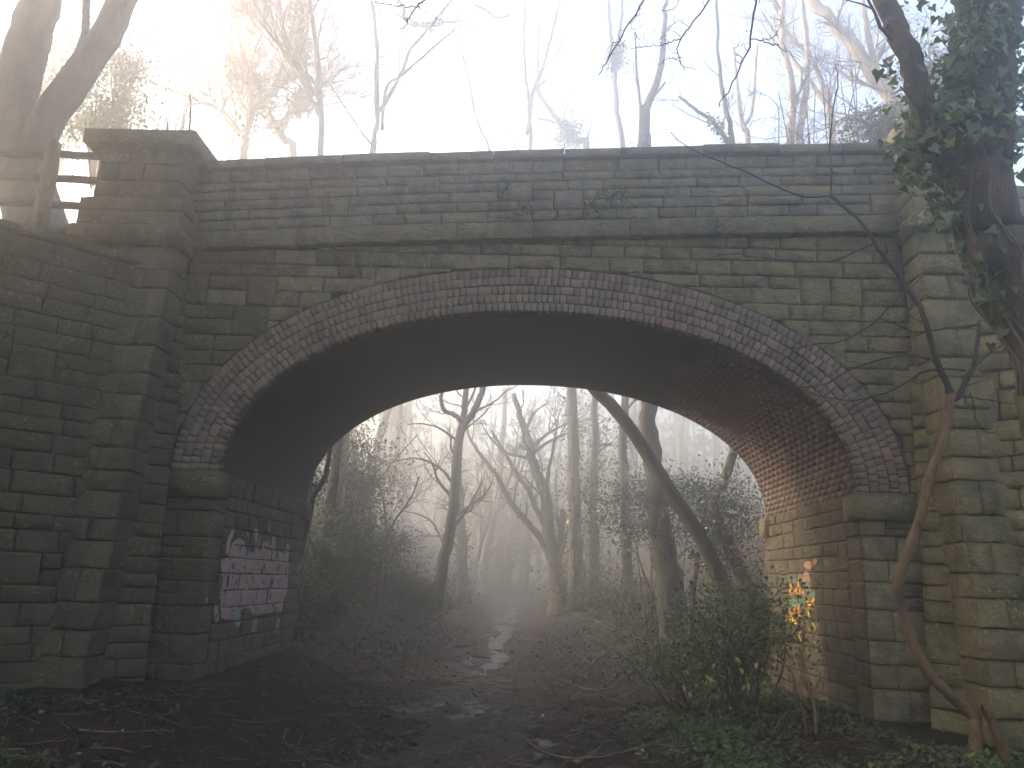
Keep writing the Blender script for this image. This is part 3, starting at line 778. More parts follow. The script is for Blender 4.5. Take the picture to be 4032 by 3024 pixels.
def bush(name, label, c, rad, n, size, mat, seed, stems=9, stem_mat='twig', group=None, shape=DIAM, clumps=26, cat='bush', hang=.2, flat=1.0):
    """arching stems and leaf clumps spread through an uneven crown"""
    rng = np.random.default_rng(seed); c = np.array(c, float); rad = np.array(rad, float)
    z0 = float(hgt(c[0], c[1])); o = np.array([c[0], c[1], z0]); root = thing(name, label, cat, tuple(o), group)
    sm = MB(); lm = MB(); pts = []
    cl = []
    for i in range(clumps):
        d = rng.normal(0, 1, 3); d = d / np.linalg.norm(d) * rng.uniform(.35, 1.0) ** .6; q = c + d * rad
        q[2] = max(q[2], float(hgt(q[0], q[1])) + .05); cl.append(q)
    for q in cl[:max(stems, 3)]:
        b = o + np.array([rng.normal(0, .12), rng.normal(0, .12), -.05]); mid = (b + q) / 2 + rng.normal(0, .12, 3) + np.array([0, 0, .1])
        s = spline([b, mid, q], 9); sm.tube(s, np.linspace(.018, .005, 9), 5, cap=False)
        for t in range(4): grow(sm, s[rng.integers(4, 9)], unit(rng.normal(0, 1, 3) + np.array([0, 0, .4])), .5 * float(rad.mean()), .006, 2, rng, kids=(0, 0, 4), minr=.0025)
    per = n // clumps
    for q in cl:
        k = int(per * rng.uniform(.4, 1.6)); s_ = rad * rng.uniform(.16, .34)
        p = q + rng.normal(0, 1, (k, 3)) * s_ * np.array([1, 1, flat])
        p[:, 2] = np.maximum(p[:, 2], hgt(p[:, 0], p[:, 1]) + .02); pts.append(p)
    leaves(lm, np.concatenate(pts), size, rng, shape, None, 1, hang)
    sm.build('stem', M[stem_mat], root).location = -o
    tag(lm.build('foliage', M[mat], root), kind='stuff').location = -o
    return root, cl

# ------------------------------------------------------------------ trees behind the bridge, seen over the parapet
def S(pxs, Y, ground=True, r0=.12, r1=.06):
    pts = [at(px, py, Y) for px, py in pxs]
    return (to_ground(pts) if ground else pts, r0, r1)

GP = 'trees rising behind the parapet'
tree('bare_tree', 'straight lit trunk behind the parapet near the left pillar, fans of twigs spreading left',
     [S([(690, 350), (692, 220), (683, 110), (668, -10)], 8, r0=.10, r1=.055), S([(690, 250), (655, 180), (610, 110), (540, -10)], 8, False, .06, .03), S([(690, 215), (640, 140), (600, 60), (560, -20)], 8, False, .05, .025)],
     'bark_pale', 21, GP, limbs=16, kids=(8, 7, 5), limb_len=3.4, from_t=.5, twig='twig_warm', extend=2)
tree('bare_tree', 'knobbly bare tree forking in three above the parapet, right of the straight lit trunk',
     [S([(803, 345), (808, 300), (815, 240), (814, 150), (812, 70), (800, -10)], 9, r0=.095, r1=.045), S([(820, 240), (845, 200), (870, 150), (885, 110), (918, 70)], 9, False, .06, .03), S([(825, 280), (835, 190), (870, 160)], 9, False, .05, .03), S([(808, 320), (785, 290), (765, 260)], 9, False, .035, .02)],
     'bark_pale', 22, GP, limbs=7, kids=(4, 4), limb_len=1.6, from_t=.6, rough=.5, extend=2)
tree('ivy_clad_tree', 'pale ivy-wrapped tree with crooked arms above the left end of the parapet',
     [S([(525, 360), (530, 290), (545, 235), (520, 150), (480, 60)], 13, r0=.17, r1=.06), S([(540, 240), (600, 190), (640, 140), (650, 20)], 13, False, .12, .05), S([(530, 300), (480, 240), (420, 215)], 13, False, .1, .04)],
     'bark_pale', 23, GP, limbs=14, kids=(8, 6, 5), limb_len=4.2, twig='twig_warm', ivy=(1500, .6, .15, 'ivy_pale', .4, .75), extend=2)
tree('ivy_clad_tree', 'second pale ivy-wrapped tree leaning left just before the straight lit trunk',
     [S([(635, 350), (612, 300), (585, 250), (565, 200), (525, 110), (500, 0)], 14, r0=.17, r1=.06), S([(600, 290), (630, 240), (660, 215)], 14, False, .14, .06), S([(575, 225), (620, 120), (640, 10)], 14, False, .1, .05)],
     'bark_pale', 24, GP, limbs=14, kids=(8, 6, 5), limb_len=4.4, twig='twig_warm', ivy=(1500, .55, .15, 'ivy_pale', .4, .7), extend=2)
tree('bare_tree', 'small forked tree with upright twigs between the slim forked tree and the thicket',
     [S([(1618, 322), (1608, 280), (1600, 250), (1590, 160)], 12, r0=.12, r1=.04), S([(1605, 275), (1625, 240), (1632, 150)], 12, False, .06, .03)], 'bark_pale', 31, GP, limbs=7, kids=(4, 4), limb_len=1.6, spread=.45, extend=1)
tree('leaning_tree', 'sunlit tree leaning up to the left across the top right corner above the thicket',
     [S([(2000, 262), (1940, 218), (1900, 180), (1850, 110), (1800, 50), (1745, -10)], 11, True, .30, .15), S([(1900, 180), (1880, 100), (1868, 30), (1862, -20)], 11, False, .11, .06)], 'bark_pale', 32, GP, limbs=10, kids=(7, 6), limb_len=2.4, twig='twig_warm')
tree('leaning_tree', 'slim sunlit tree leaning left behind the thicket, left of the sunlit leaning tree',
     [S([(1800, 330), (1790, 230), (1755, 130), (1700, 70), (1660, -10)], 14, True, .15, .07), S([(1790, 230), (1700, 110), (1640, 20)], 14, False, .10, .05)], 'bark_pale', 33, GP, limbs=11, kids=(7, 6), limb_len=2.4, twig='twig_warm')
tree('bare_tree', 'upright twin trunks standing in the thicket above the right half of the parapet',
     [S([(1705, 325), (1712, 250), (1708, 180), (1690, 90), (1690, -10)], 12, r0=.16, r1=.09), S([(1728, 325), (1735, 240), (1745, 120), (1730, -10)], 12, True, .14, .07)], 'bark_pale', 34, GP, limbs=9, kids=(6, 5), limb_len=2.2, twig='twig', extend=2)

# thickets and evergreens on the banks
def thicket(label, px0, px1, py0, py1, Y, n, seed, mat='twig', L=1.5, kids=(0, 6, 5), grp='bare thickets on the banks', base_z=5.2):
    rng = np.random.default_rng(seed); a = at((px0 + px1) / 2, py1, Y); root = thing('thicket', label, 'thicket', tuple(a), grp)
    stem = MB(); tw = MB()
    for i in range(n):
        p = at(rng.uniform(px0, px1), rng.uniform(py0, py1), Y + rng.normal(0, .8)); q = np.array([p[0] * .6 + a[0] * .4 + rng.normal(0, .5), p[1] + rng.normal(0, .4), base_z])
        mid = (p + q) / 2 + rng.normal(0, .25, 3); s = spline([q, mid, p], 8); stem.tube(s, np.linspace(.035, .012, 8), 4, cap=False)
        for k in range(4): grow(tw, s[rng.integers(3, 8)], unit(rng.normal(0, 1, 3) + np.array([-.3 if px0 > 1500 else .3, 0, .1])), L * rng.uniform(.6, 1.3), .014, 1, rng, .1, .18, .8, kids, minr=.0045)
    stem.build('stem', M[mat], root).location = -a; tw.build('twigs', M[mat], root).location = -a
    return root
thicket('dense bare thorn thicket above the right end of the parapet', 1680, 1900, 130, 320, 7.5, 16, 41, 'twig')
thicket('pinkish bare thicket filling the gap between the big twin trunk and the left pillar cap', 190, 420, 60, 290, 10, 30, 42, 'twig_warm', 2.0)
thicket('pale bare thicket behind the ivy-wrapped trees at the left end of the parapet', 380, 640, 10, 300, 16, 26, 43, 'twig_warm', 2.6)
thicket('brown bare thicket at the top right corner between the leaning trees and the ivy', 1860, 2080, 20, 260, 9, 12, 44, 'twig_warm', 1.6)
def evergreen(label, px, py, Y, rad, n, seed, size=.10, mat='holly', clumps=30):
    rng = np.random.default_rng(seed); c = at(px, py, Y); root = thing('evergreen_shrub', label, 'shrub', tuple(c), 'evergreens on the banks')
    lm = MB(); sm = MB()
    for i in range(clumps):
        d = rng.normal(0, 1, 3); q = c + d / np.linalg.norm(d) * rng.uniform(.2, 1) * np.array(rad)
        sm.tube(spline([c + np.array([0, 0, -rad[2] - .8]), (c + q) / 2 + rng.normal(0, .15, 3), q], 6), np.linspace(.03, .006, 6), 4, cap=False)
        leaves(lm, q + rng.normal(0, 1, (n // clumps, 3)) * np.array(rad) * .22, size, rng, DIAM, None, 1, .3)
    sm.build('stem', M['twig'], root).location = -c; tag(lm.build('foliage', M[mat], root), kind='stuff').location = -c
evergreen('sunlit evergreen between the big twin trunk and the left pillar, behind the fence rails', 225, 260, 6.5, (1.1, .8, 1.0), 2600, 51, .10, 'ivy_pale')
evergreen('dark feathery evergreen behind the top of the big twin trunk', 120, 190, 10, (2.6, 1.2, 3.2), 5200, 52, .13, 'scrub', 46)
evergreen('green evergreen mass between the thicket and the ivy-clad trunk above the parapet', 1910, 285, 6.0, (.9, .7, .55), 2400, 53, .09, 'ivy_pale')
evergreen('yellow-green leafy mass behind the ivy in the top right corner', 2010, 190, 7.0, (1.1, .8, 1.6), 3000, 54, .10, 'ivy_pale')
evergreen('leafy brown-green crown hanging beside the left trunk above the left pillar cap', 275, 150, 8.0, (.9, .8, 1.1), 1500, 55, .10, 'scrub')

evergreen('hazy dark conifer-like mass left of the crossing saplings beyond the arch', 765, 1060, 13, (1.3, 1.0, 2.4), 6000, 56, .11, 'scrub', 60)
# the big twin trunk on the left bank
tw0 = [np.array([-7.6, 1.6, 5.7]), at(30, 310, 1.6), at(35, 200, 1.6), at(65, 80, 1.6), at(95, -20, 1.6), at(120, -160, 1.6)]
tw1 = [at(70, 345, 1.5), at(100, 265, 1.5), at(165, 170, 1.5), at(225, 80, 1.5), at(268, -10, 1.5), at(310, -130, 1.5)]
tree('twin_trunk_tree', 'massive smooth twin trunk behind the rail fence at the top left', [(tw0, .40, .27), (tw1, .27, .21)], 'bark_grey', 61, None, wob=.03, limbs=5, kids=(4, 4), limb_len=2.6, from_t=.85, sides=16, rough=.06)

# ------------------------------------------------------------------ trees seen through the arch
GA = 'trees along the path beyond the arch'
Ya = 14
lb = [at(1131, -40, 14), at(1000, -110, 13), at(890, -60, 12), at(862, -5, 12), at(888, 48, 12), at(922, 52, 12), at(955, 48, 12)]
lb2 = [at(1131, -40, 14), at(1060, -50, 13), at(1020, -2, 12.5), at(1055, 25, 12.5), at(1080, 38, 12.5), at(1105, 30, 12.5)]
tree('forked_tree', 'slim dark tree left of the path, forking three ways below the arch crown',
     [([np.array([-2.95, Ya, .2])] + [at(x, y, Ya) for x, y in ((945, 1285), (957, 1220), (975, 1130), (985, 1040), (990, 965), (1000, 912))], .20, .13),
      ([at(x, y, Ya) for x, y in ((1000, 920), (985, 898), (962, 888), (952, 862), (957, 835), (960, 790))], .085, .05),
      ([at(x, y, Ya) for x, y in ((1000, 915), (1004, 870), (1008, 830), (1020, 700), (1048, 480))], .10, .07),
      ([at(x, y, Ya) for x, y in ((1002, 918), (1022, 892), (1036, 862), (1046, 830), (1085, 680), (1130, 480))], .11, .09),
      ([at(x, y, Ya) for x, y in ((985, 950), (962, 933), (940, 921), (905, 915), (880, 918))], .045, .015),
      ([at(x, y, Ya) for x, y in ((975, 1040), (955, 1015), (924, 996), (890, 990), (850, 998), (815, 1015))], .05, .012),
      ([at(x, y, Ya) for x, y in ((960, 1180), (935, 1130), (900, 1110), (870, 1105))], .04, .012),
      ([at(x, y, Ya) for x, y in ((1048, 485), (1058, 335), (1040, 285), (1025, 245), (1015, 180), (1000, 120), (992, 40))], .07, .03),
      ([at(x, y, Ya) for x, y in ((1130, 485), (1145, 333), (1143, 240), (1132, 120), (1132, 0), (1130, -80))], .09, .055),
      ([at(x, y, Ya) for x, y in ((1140, 290), (1150, 205), (1170, 150), (1190, 80), (1212, -10))], .09, .05), (lb, .12, .11), (lb2, .07, .03)],
     'bark_dark', 71, GA, pale_from=6, limbs=7, kids=(5, 4), limb_len=2.2, from_t=.45, twig='twig')
Yb = 21
tree('forked_tree', 'tree right of the path with a low V fork leaning left into the mist',
     [([at(1212, 1335, Yb)] + [at(x, y, Yb) for x, y in ((1206, 1260), (1194, 1212), (1183, 1130), (1178, 1065), (1155, 1010), (1143, 953), (1124, 903), (1110, 850))], .36, .10),
      ([at(x, y, Yb) for x, y in ((1194, 1215), (1168, 1165), (1135, 1125), (1107, 1090), (1080, 1040), (1052, 1000), (1022, 958), (1003, 915))], .16, .05),
      ([at(x, y, Yb) for x, y in ((1185, 1150), (1160, 1105), (1147, 1068), (1117, 1024), (1087, 972), (1060, 930))], .13, .05),
      ([at(x, y, Yb) for x, y in ((1200, 1240), (1210, 1170), (1215, 1100))], .2, .1)],
     'bark', 72, GA, limbs=9, kids=(5, 5), limb_len=3.2, from_t=.4, twig='twig', ivy=(500, .5, .12, 'scrub', .35, .75))
tree('ivy_column_tree', 'tall straight tree wrapped in thick ivy, in the mist just right of the path',
     [([at(1245, 1320, 19)] + [at(x, y, 19) for x, y in ((1245, 1200), (1240, 1080), (1238, 960), (1235, 840), (1240, 600), (1270, 330), (1235, 300), (1200, 255), (1170, 215), (1160, 150), (1165, 60))], .26, .08), ([at(x, y, 19) for x, y in ((1235, 300), (1215, 270), (1160, 255))], .1, .04)], 'bark', 73, GA, limbs=6, kids=(4, 4), limb_len=2.4, ivy=(3600, .85, .13, 'scrub', .1, .45), twig='twig')
tree('ivy_column_tree', 'second ivy-wrapped tree, right beside the first tall ivy column',
     [([at(1285, 1310, 20.5)] + [at(x, y, 20.5) for x, y in ((1284, 1180), (1282, 1060), (1285, 940), (1285, 830))], .22, .12)], 'bark', 74, GA, limbs=5, kids=(4, 3), limb_len=2.0, ivy=(3000, .75, .13, 'ivy_pale', .1, .9), twig='twig')
tree('ivy_column_tree', 'narrow ivy column just left of the thick upright trunk',
     [([at(1352, 1290, 15)] + [at(x, y, 15) for x, y in ((1352, 1180), (1350, 1060), (1345, 960), (1350, 880), (1352, 600), (1345, 325), (1332, 240), (1326, 150), (1318, 60), (1312, -10))], .17, .07), ([at(x, y, 15) for x, y in ((1326, 150), (1340, 60), (1345, -10))], .09, .06)], 'bark', 75, GA, limbs=4, kids=(4,), limb_len=1.4, ivy=(2400, .6, .11, 'scrub', .05, .4), twig='twig')
tree('thick_tree', 'thick upright trunk right of the path behind the leaning trunk',
     [([at(1468, 1400, 9)] + [at(x, y, 9) for x, y in ((1450, 1290), (1432, 1180), (1415, 1060), (1404, 950), (1397, 870), (1392, 600), (1395, 325), (1393, 270), (1400, 225), (1425, 150), (1435, 60), (1440, -10))], .30, .05), ([at(x, y, 9) for x, y in ((1390, 480), (1383, 325), (1384, 240), (1375, 150), (1372, 70))], .07, .03), ([at(x, y, 9) for x, y in ((1384, 235), (1415, 205), (1437, 178))], .045, .03)], 'bark', 76, GA, limbs=4, kids=(4, 3), limb_len=1.8, from_t=.75, ivy=(900, .5, .10, 'ivy', .15, .32), sides=14, rough=.1)
tree('leaning_trunk_tree', 'smooth bare trunk leaning steeply to the left across the right half of the arch',
     [([np.array([4.25, 6.2, .35])] + [at(x, y, 6.2) for x, y in ((1570, 1285), (1548, 1232), (1507, 1150), (1467, 1090), (1422, 1020), (1370, 938), (1325, 880), (1295, 852), (1255, 805), (1190, 725))], .155, .125)], 'bark_dark', 77, GA, wob=.02, limbs=4, kids=(4, 4), limb_len=2.0, from_t=.9, sides=14, rough=.05)
tree('ivy_clad_tree', 'leaning ivy-flecked stem at the right edge of the arch opening',
     [([np.array([5.0, 8, .9])] + [at(x, y, 8) for x, y in ((1545, 1110), (1562, 1050), (1580, 990), (1600, 900), (1600, 600), (1583, 322), (1575, 260), (1560, 195), (1552, 110), (1546, -10))], .13, .035), ([at(x, y, 8) for x, y in ((1580, 320), (1540, 262), (1500, 235), (1466, 208))], .07, .03)], 'bark', 78, GA, limbs=5, kids=(4, 3), limb_len=1.6, ivy=(500, .3, .09, 'ivy', .1, .45))
tree('thin_tree', 'thin dark stem rising behind the foot of the leaning trunk',
     [([at(1495, 1390, 8)] + [at(x, y, 8) for x, y in ((1494, 1330), (1502, 1250), (1512, 1180), (1520, 1100))], .07, .04)], 'bark_dark', 79, GA, limbs=3, kids=(3,), limb_len=1.0)
tree('ivy_column_tree', 'dim ivy-wrapped trunk in the mist right behind the slim forked tree',
     [([at(1005, 1320, 24)] + [at(x, y, 24) for x, y in ((1000, 1240), (996, 1150), (990, 1060), (985, 960))], .26, .16)], 'bark', 80, GA, limbs=6, kids=(4, 3), limb_len=2.0, ivy=(1500, .6, .14, 'scrub', .1, .9))
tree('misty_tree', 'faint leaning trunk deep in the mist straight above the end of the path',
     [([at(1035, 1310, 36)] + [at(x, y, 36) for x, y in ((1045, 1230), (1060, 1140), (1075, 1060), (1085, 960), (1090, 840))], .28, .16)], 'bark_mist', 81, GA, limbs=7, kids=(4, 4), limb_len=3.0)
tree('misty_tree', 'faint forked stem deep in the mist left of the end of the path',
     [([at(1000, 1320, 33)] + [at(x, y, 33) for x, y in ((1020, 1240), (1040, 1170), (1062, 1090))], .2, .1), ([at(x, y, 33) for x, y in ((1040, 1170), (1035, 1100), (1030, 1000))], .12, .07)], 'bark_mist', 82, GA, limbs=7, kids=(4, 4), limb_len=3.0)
tree('sapling_tree', 'crossing bare saplings left of the slim forked tree, over the undergrowth',
     [([at(815, 1300, 11)] + [at(x, y, 11) for x, y in ((825, 1200), (850, 1130), (885, 1080), (905, 1030))], .045, .02), ([at(830, 1290, 11.4)] + [at(x, y, 11.4) for x, y in ((835, 1180), (828, 1080), (800, 1000), (790, 950))], .04, .02),
      ([at(800, 1280, 11)] + [at(x, y, 11) for x, y in ((780, 1180), (790, 1090), (840, 1010), (900, 940))], .035, .015)], 'twig', 83, GA, limbs=8, kids=(5, 4), limb_len=1.7)
tree('dark_tree', 'dark ivy-hung tree at the left edge of the arch opening',
     [([np.array([-4.3, 9, .4])] + [at(x, y, 9) for x, y in ((712, 1200), (715, 1080), (728, 1000), (735, 900))], .16, .12)], 'bark_dark', 84, GA, limbs=6, kids=(4, 4), limb_len=1.6, ivy=(3000, .75, .09, 'scrub', .15, .95))
tree('bent_tree', 'short bent stem close behind the far left corner of the arch',
     [([np.array([-4.6, 5.0, .5])] + [at(x, y, 5.0) for x, y in ((668, 1120), (676, 1075), (695, 1045), (708, 1005), (712, 960))], .055, .045)], 'bark_dark', 85, GA, limbs=3, kids=(3,), limb_len=.9)
# the wood that fades away behind
rng = np.random.default_rng(99); far_n = 0
for i in range(34):
    Y = rng.uniform(26, 62); X = rng.uniform(2.6, 9 + Y * .32) * (1 if i % 2 else -1) + float(path_mid(Y)) * .5
    z = float(hgt(X, Y)); H = rng.uniform(13, 20); lean = rng.normal(0, .06)
    pts = [np.array([X, Y, z - .2])] + [np.array([X + lean * H * t + rng.normal(0, .15), Y + rng.normal(0, .15), z + H * t]) for t in (.25, .5, .75, 1.0)]
    st = [(pts, rng.uniform(.16, .30), .06)]
    f = .45 * H
    st.append(([pts[2], pts[2] + np.array([rng.normal(0, 1.4), rng.normal(0, 1), 3.2]), pts[2] + np.array([rng.normal(0, 2.2), rng.normal(0, 1.5), 6.5])], .11, .04))
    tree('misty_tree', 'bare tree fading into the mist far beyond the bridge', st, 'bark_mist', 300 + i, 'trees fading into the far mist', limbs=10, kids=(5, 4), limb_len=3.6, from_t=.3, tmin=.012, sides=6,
         ivy=(600, .6, .2, 'ivy_pale', .05, .6) if i % 3 == 0 else None)

# undergrowth beyond the arch
GU = 'undergrowth beyond the arch'
bush('holly_bush', 'broad dark holly spreading across the path edge behind the leaning trunk', at(1420, 1120, 9.5) + np.array([0, 0, .2]), (1.9, .9, .85), 9000, .075, 'holly', 91, stems=14, clumps=60, group=GU, hang=.3)
bush('holly_bush', 'smaller holly against the far right corner of the arch', at(1560, 1130, 7.5), (1.0, .7, 1.1), 4500, .07, 'holly', 92, stems=10, clumps=36, group=GU)
bush('bramble', 'low pale bramble heap at the foot of the slim forked tree', at(860, 1290, 12), (1.3, .8, .45), 3600, .09, 'scrub', 93, group=GU, clumps=30)
bush('bramble', 'tall dim scrub against the left edge of the arch opening', at(735, 1210, 8.5), (.75, .9, 1.1), 4500, .085, 'scrub', 94, group=GU, clumps=34)
bush('bramble', 'hazy scrub between the left edge of the arch and the crossing saplings', at(800, 1220, 11.5), (1.2, .9, .9), 3600, .09, 'scrub', 95, group=GU, clumps=30)
bush('bramble', 'dim brown scrub under the thick upright trunk right of the path', at(1340, 1290, 13), (1.5, 1, .55), 2600, .08, 'scrub', 96, group=GU, clumps=24, stems=16)
bush('bramble', 'dim bare-stemmed scrub right of the ivy columns', at(1290, 1260, 17), (1.5, 1, .9), 2200, .09, 'scrub', 97, group=GU, clumps=24, stems=18)
bush('bramble', 'misty scrub left of the path far beyond the forked tree', at(890, 1270, 20), (1.8, 1.2, .9), 2600, .11, 'scrub', 98, group=GU, clumps=26)
bush('bramble', 'dark scrub on the bank at the far left corner of the abutment', np.array([-4.4, 6.2, 1.0]), (.55, .9, .6), 2600, .07, 'scrub', 99, group=GU, clumps=24)

# unseen evergreens added on the left to shade the bridge and cut sun glow
rng = np.random.default_rng(700)
for i, (X, Y, H, R, *sh_) in enumerate(((-6.6, -6.3, 17, 3.6, 3.6), (-8.8, -3.0, 18, 3.6, 2.6), (-7.4, -9.5, 17, 3.6, 6.5), (-10.0, -3.2, 12, 3.0), (-7.6, -7.2, 11, 2.8), (-6.2, -11, 11.5, 3.0), (-9.5, -11, 13, 3.2), (-11.5, -7.5, 14, 3.2), (-13.5, 1.2, 12.5, 2.8), (-18, 3.5, 14, 3.4), (-16.5, -2.5, 14, 3.4), (-21, .5, 15, 3.4), (-24, 5, 16, 3.2), (-14.5, 4.2, 15, 2.6), (-19, 6.2, 17, 2.6))):
    z = 5.9 if abs(X) > 8.6 and Y > -16 and Y < 3.9 and not sh_ else float(hgt(X, Y)); o = np.array([X, Y, z]); root = thing('shading_evergreen', 'unseen broad evergreen added left of the path to shade the bridge', 'tree', tuple(o), 'unseen evergreens added for shade')
    tb = MB(); lb_ = MB(); top_ = H - z if z < 3 else H - 3
    s = spline([np.zeros(3), np.array([rng.normal(0, .2), 0, top_ * .5]), np.array([rng.normal(0, .3), 0, top_])], 10); tb.tube(s, np.linspace(.26, .08, 10), 7, cap=False)
    for k in range(34):
        d = rng.normal(0, 1, 3); d = d / np.linalg.norm(d) * rng.uniform(.35, 1.0); q = np.array([sh_[0], 0, top_ * .80]) + d * np.array([R, R, top_ * .22]) if sh_ else np.array([0, 0, top_ * .68]) + d * np.array([R, R, top_ * .36]); tb.tube(spline([s[rng.integers(4, 9)], q], 4), np.linspace(.05, .012, 4), 4, cap=False)
        leaves(lb_, q + rng.normal(0, 1, (75, 3)) * R * .2, .36, rng, DIAM)
    tb.build('trunk', M['bark_dark'], root); tag(lb_.build('crown', M['holly'], root), kind='stuff')

# the far wood: trunks and leaf masses, coloured pale to paint in the mist
fw = MB(); rng = np.random.default_rng(720)
for i in range(210):
    Y = rng.uniform(52, 112); X = rng.uniform(-46, 46); z = float(hgt(X, Y)); H = rng.uniform(9, 19); R = rng.uniform(1.4, 3.0)
    fw.tube(np.array([[X, Y, z - .2], [X + rng.normal(0, .3), Y, z + H * .5], [X + rng.normal(0, .6), Y, z + H]]), [.3, .22, .08], 5, cap=False)
    leaves(fw, np.array([X, Y, z + H * .5]) + rng.normal(0, 1, (110, 3)) * np.array([R * .6, R * .6, H * .24]), .85, rng, DIAM)
tag(fw.build('far_wood', M['ivy_pale']), 'dim mass of woodland lost in the mist at the end of the path', 'woodland', kind='stuff')

bush('shading_holly', 'tall holly added past the far left corner of the arch to shade the right jamb', np.array([-4.9, 5.7, 3.6]), (.45, 1.15, .55), 4200, .09, 'holly', 101, stems=12, clumps=44, group=GU)  # hidden shrub added to throw shade on the lower right jamb

# ------------------------------------------------------------------ fence on the left bank
fence = thing('rail_fence', 'weathered post-and-rail fence with four rails beside the left pillar of the bridge', 'fence', (-7.08, .2, 5.95))
def beam(name, a, b, w, h, mat, parent, n=5, jit=.006):
    mb = MB(); r = np.random.default_rng(int(abs(a[0] * 100 + a[2] * 37)) + 1); a, b = np.array(a, float), np.array(b, float); d = unit(b - a)
    up = np.array([0, 0, 1.0]) if abs(d[2]) < .8 else np.array([0, 1.0, 0]); s = unit(np.cross(d, up)); u = np.cross(s, d); V = []
    for t in np.linspace(0, 1, n):
        p = a + (b - a) * t + r.normal(0, jit, 3) * np.array([1, 1, 1])
        V += [p + s * w / 2 * q + u * h / 2 * e for q, e in ((-1, -1), (1, -1), (1, 1), (-1, 1))]
    f = [[i * 4 + j, i * 4 + (j + 1) % 4, i * 4 + 4 + (j + 1) % 4, i * 4 + 4 + j] for i in range(n - 1) for j in range(4)] + [[3, 2, 1, 0], [4 * n - 4, 4 * n - 3, 4 * n - 2, 4 * n - 1]]
    mb.add(V, [np.array(f)]); o = mb.build(name, mat, parent); o.location = -np.array(parent.location); return o
for X in (-7.08, -9.1, -11.1): beam('post', (X, .2, 5.6), (X - .03, .2, 7.50), .13, .17, M['wood'], fence)
for z in (7.36, 6.97, 6.56, 6.17):
    beam('rail', (-11.4, .30, z + .02), (-7.06, .30, z), .05, .105, M['wood'], fence)
    beam('rail', (-7.10, .32, z), (-5.9 if z > 6.5 else -6.15, .36, z - .02), .05, .10, M['wood'], fence)

# ------------------------------------------------------------------ ivy-clad tree at the right
YT = -4.0
def pr(lst, Y, dy=None): return [at(x, y, Y + (dy[i] if dy else 0)) for i, (x, y) in enumerate(lst)]
trk = [np.array([4.75, -4.15, .05])] + pr([(2318, 960), (2290, 850), (2258, 740), (2200, 635), (2152, 530), (2115, 410), (2116, 300), (2128, 150), (2140, -20), (2150, -200)], YT)
left_stem = pr([(2095, 460), (2058, 380), (2028, 325), (2006, 290), (1988, 210), (1964, 133), (1940, 65), (1905, -5), (1860, -90), (1800, -170)], YT)
ivt, polys = tree('leaning_tree', 'dark leaning tree at the right edge, its thick trunk hung with ivy', [(trk, .24, .23), (left_stem, .115, .07)], 'bark_brown', 401, None, limbs=2, kids=(3,), limb_len=1.0, from_t=.9, sides=16, rough=.12)
# boughs that hang into the top of the picture
ob = MB(); bo = np.array(trk[0])
rt = np.random.default_rng(77)
limb = spline([left_stem[-1], at(1700, -190, -4.1), at(1560, -150, -4.2), at(1400, -160, -4.3), at(1150, -170, -4.3), at(930, -120, -4.3)], 30); ob.tube(limb, np.linspace(.05, .018, 30), 6, cap=False)
for lst, r in (([(1700, -190), (1650, -80), (1634, 0), (1621, 83), (1610, 123), (1590, 165), (1571, 200), (1547, 233)], .011), ([(1621, 85), (1650, 85), (1672, 80), (1684, 60), (1684, 40)], .005), ([(1640, 85), (1690, 105), (1730, 130)], .005), ([(1608, 125), (1590, 118), (1592, 100), (1612, 98)], .003),
               ([(1560, -150), (1545, -40), (1532, 0), (1500, 45), (1474, 80), (1463, 105), (1470, 130), (1478, 150)], .009), ([(1474, 82), (1440, 95), (1400, 100), (1362, 105)], .006), ([(1430, 97), (1428, 82), (1440, 78)], .003), ([(1474, 125), (1440, 128), (1424, 140)], .004),
               ([(1400, -160), (1410, -60), (1390, 0), (1360, 53), (1330, 103), (1305, 140), (1291, 163)], .010), ([(1362, 52), (1372, 70), (1382, 85), (1396, 82)], .003), ([(1332, 100), (1345, 97), (1356, 110)], .003), ([(1390, 0), (1378, 30), (1366, 48), (1350, 45)], .004),
               ([(930, -120), (940, -40), (918, 0), (900, 15), (885, 35), (876, 55), (865, 62)], .010), ([(900, 15), (860, 13), (810, 5), (790, -10)], .006), ([(900, 14), (925, 28), (950, 42), (968, 42)], .004), ([(880, 50), (870, 40), (850, 20), (838, 0)], .004),
               ([(1560, -150), (1475, -60), (1465, 0), (1450, 20), (1420, 28)], .005), ([(1640, 5), (1650, -20), (1660, -60)], .004)):
    s = spline(pr(lst, -4.25), 22); s = s + rt.normal(0, .006, s.shape); ob.tube(s, np.linspace(r, r * .4, 22), 5, cap=False)
    for k in range(7):
        i = rt.integers(5, 21); d = unit(rt.normal(0, 1, 3)); q = s[i] + d * rt.uniform(.04, .16) + np.array([0, 0, .03]); ob.tube(np.array([s[i], (s[i] + q) / 2 + rt.normal(0, .01, 3), q]), [r * .4, r * .3, .0016], 3, cap=False)
ob.build('branches', M['bark_dark'], ivt).location = -bo

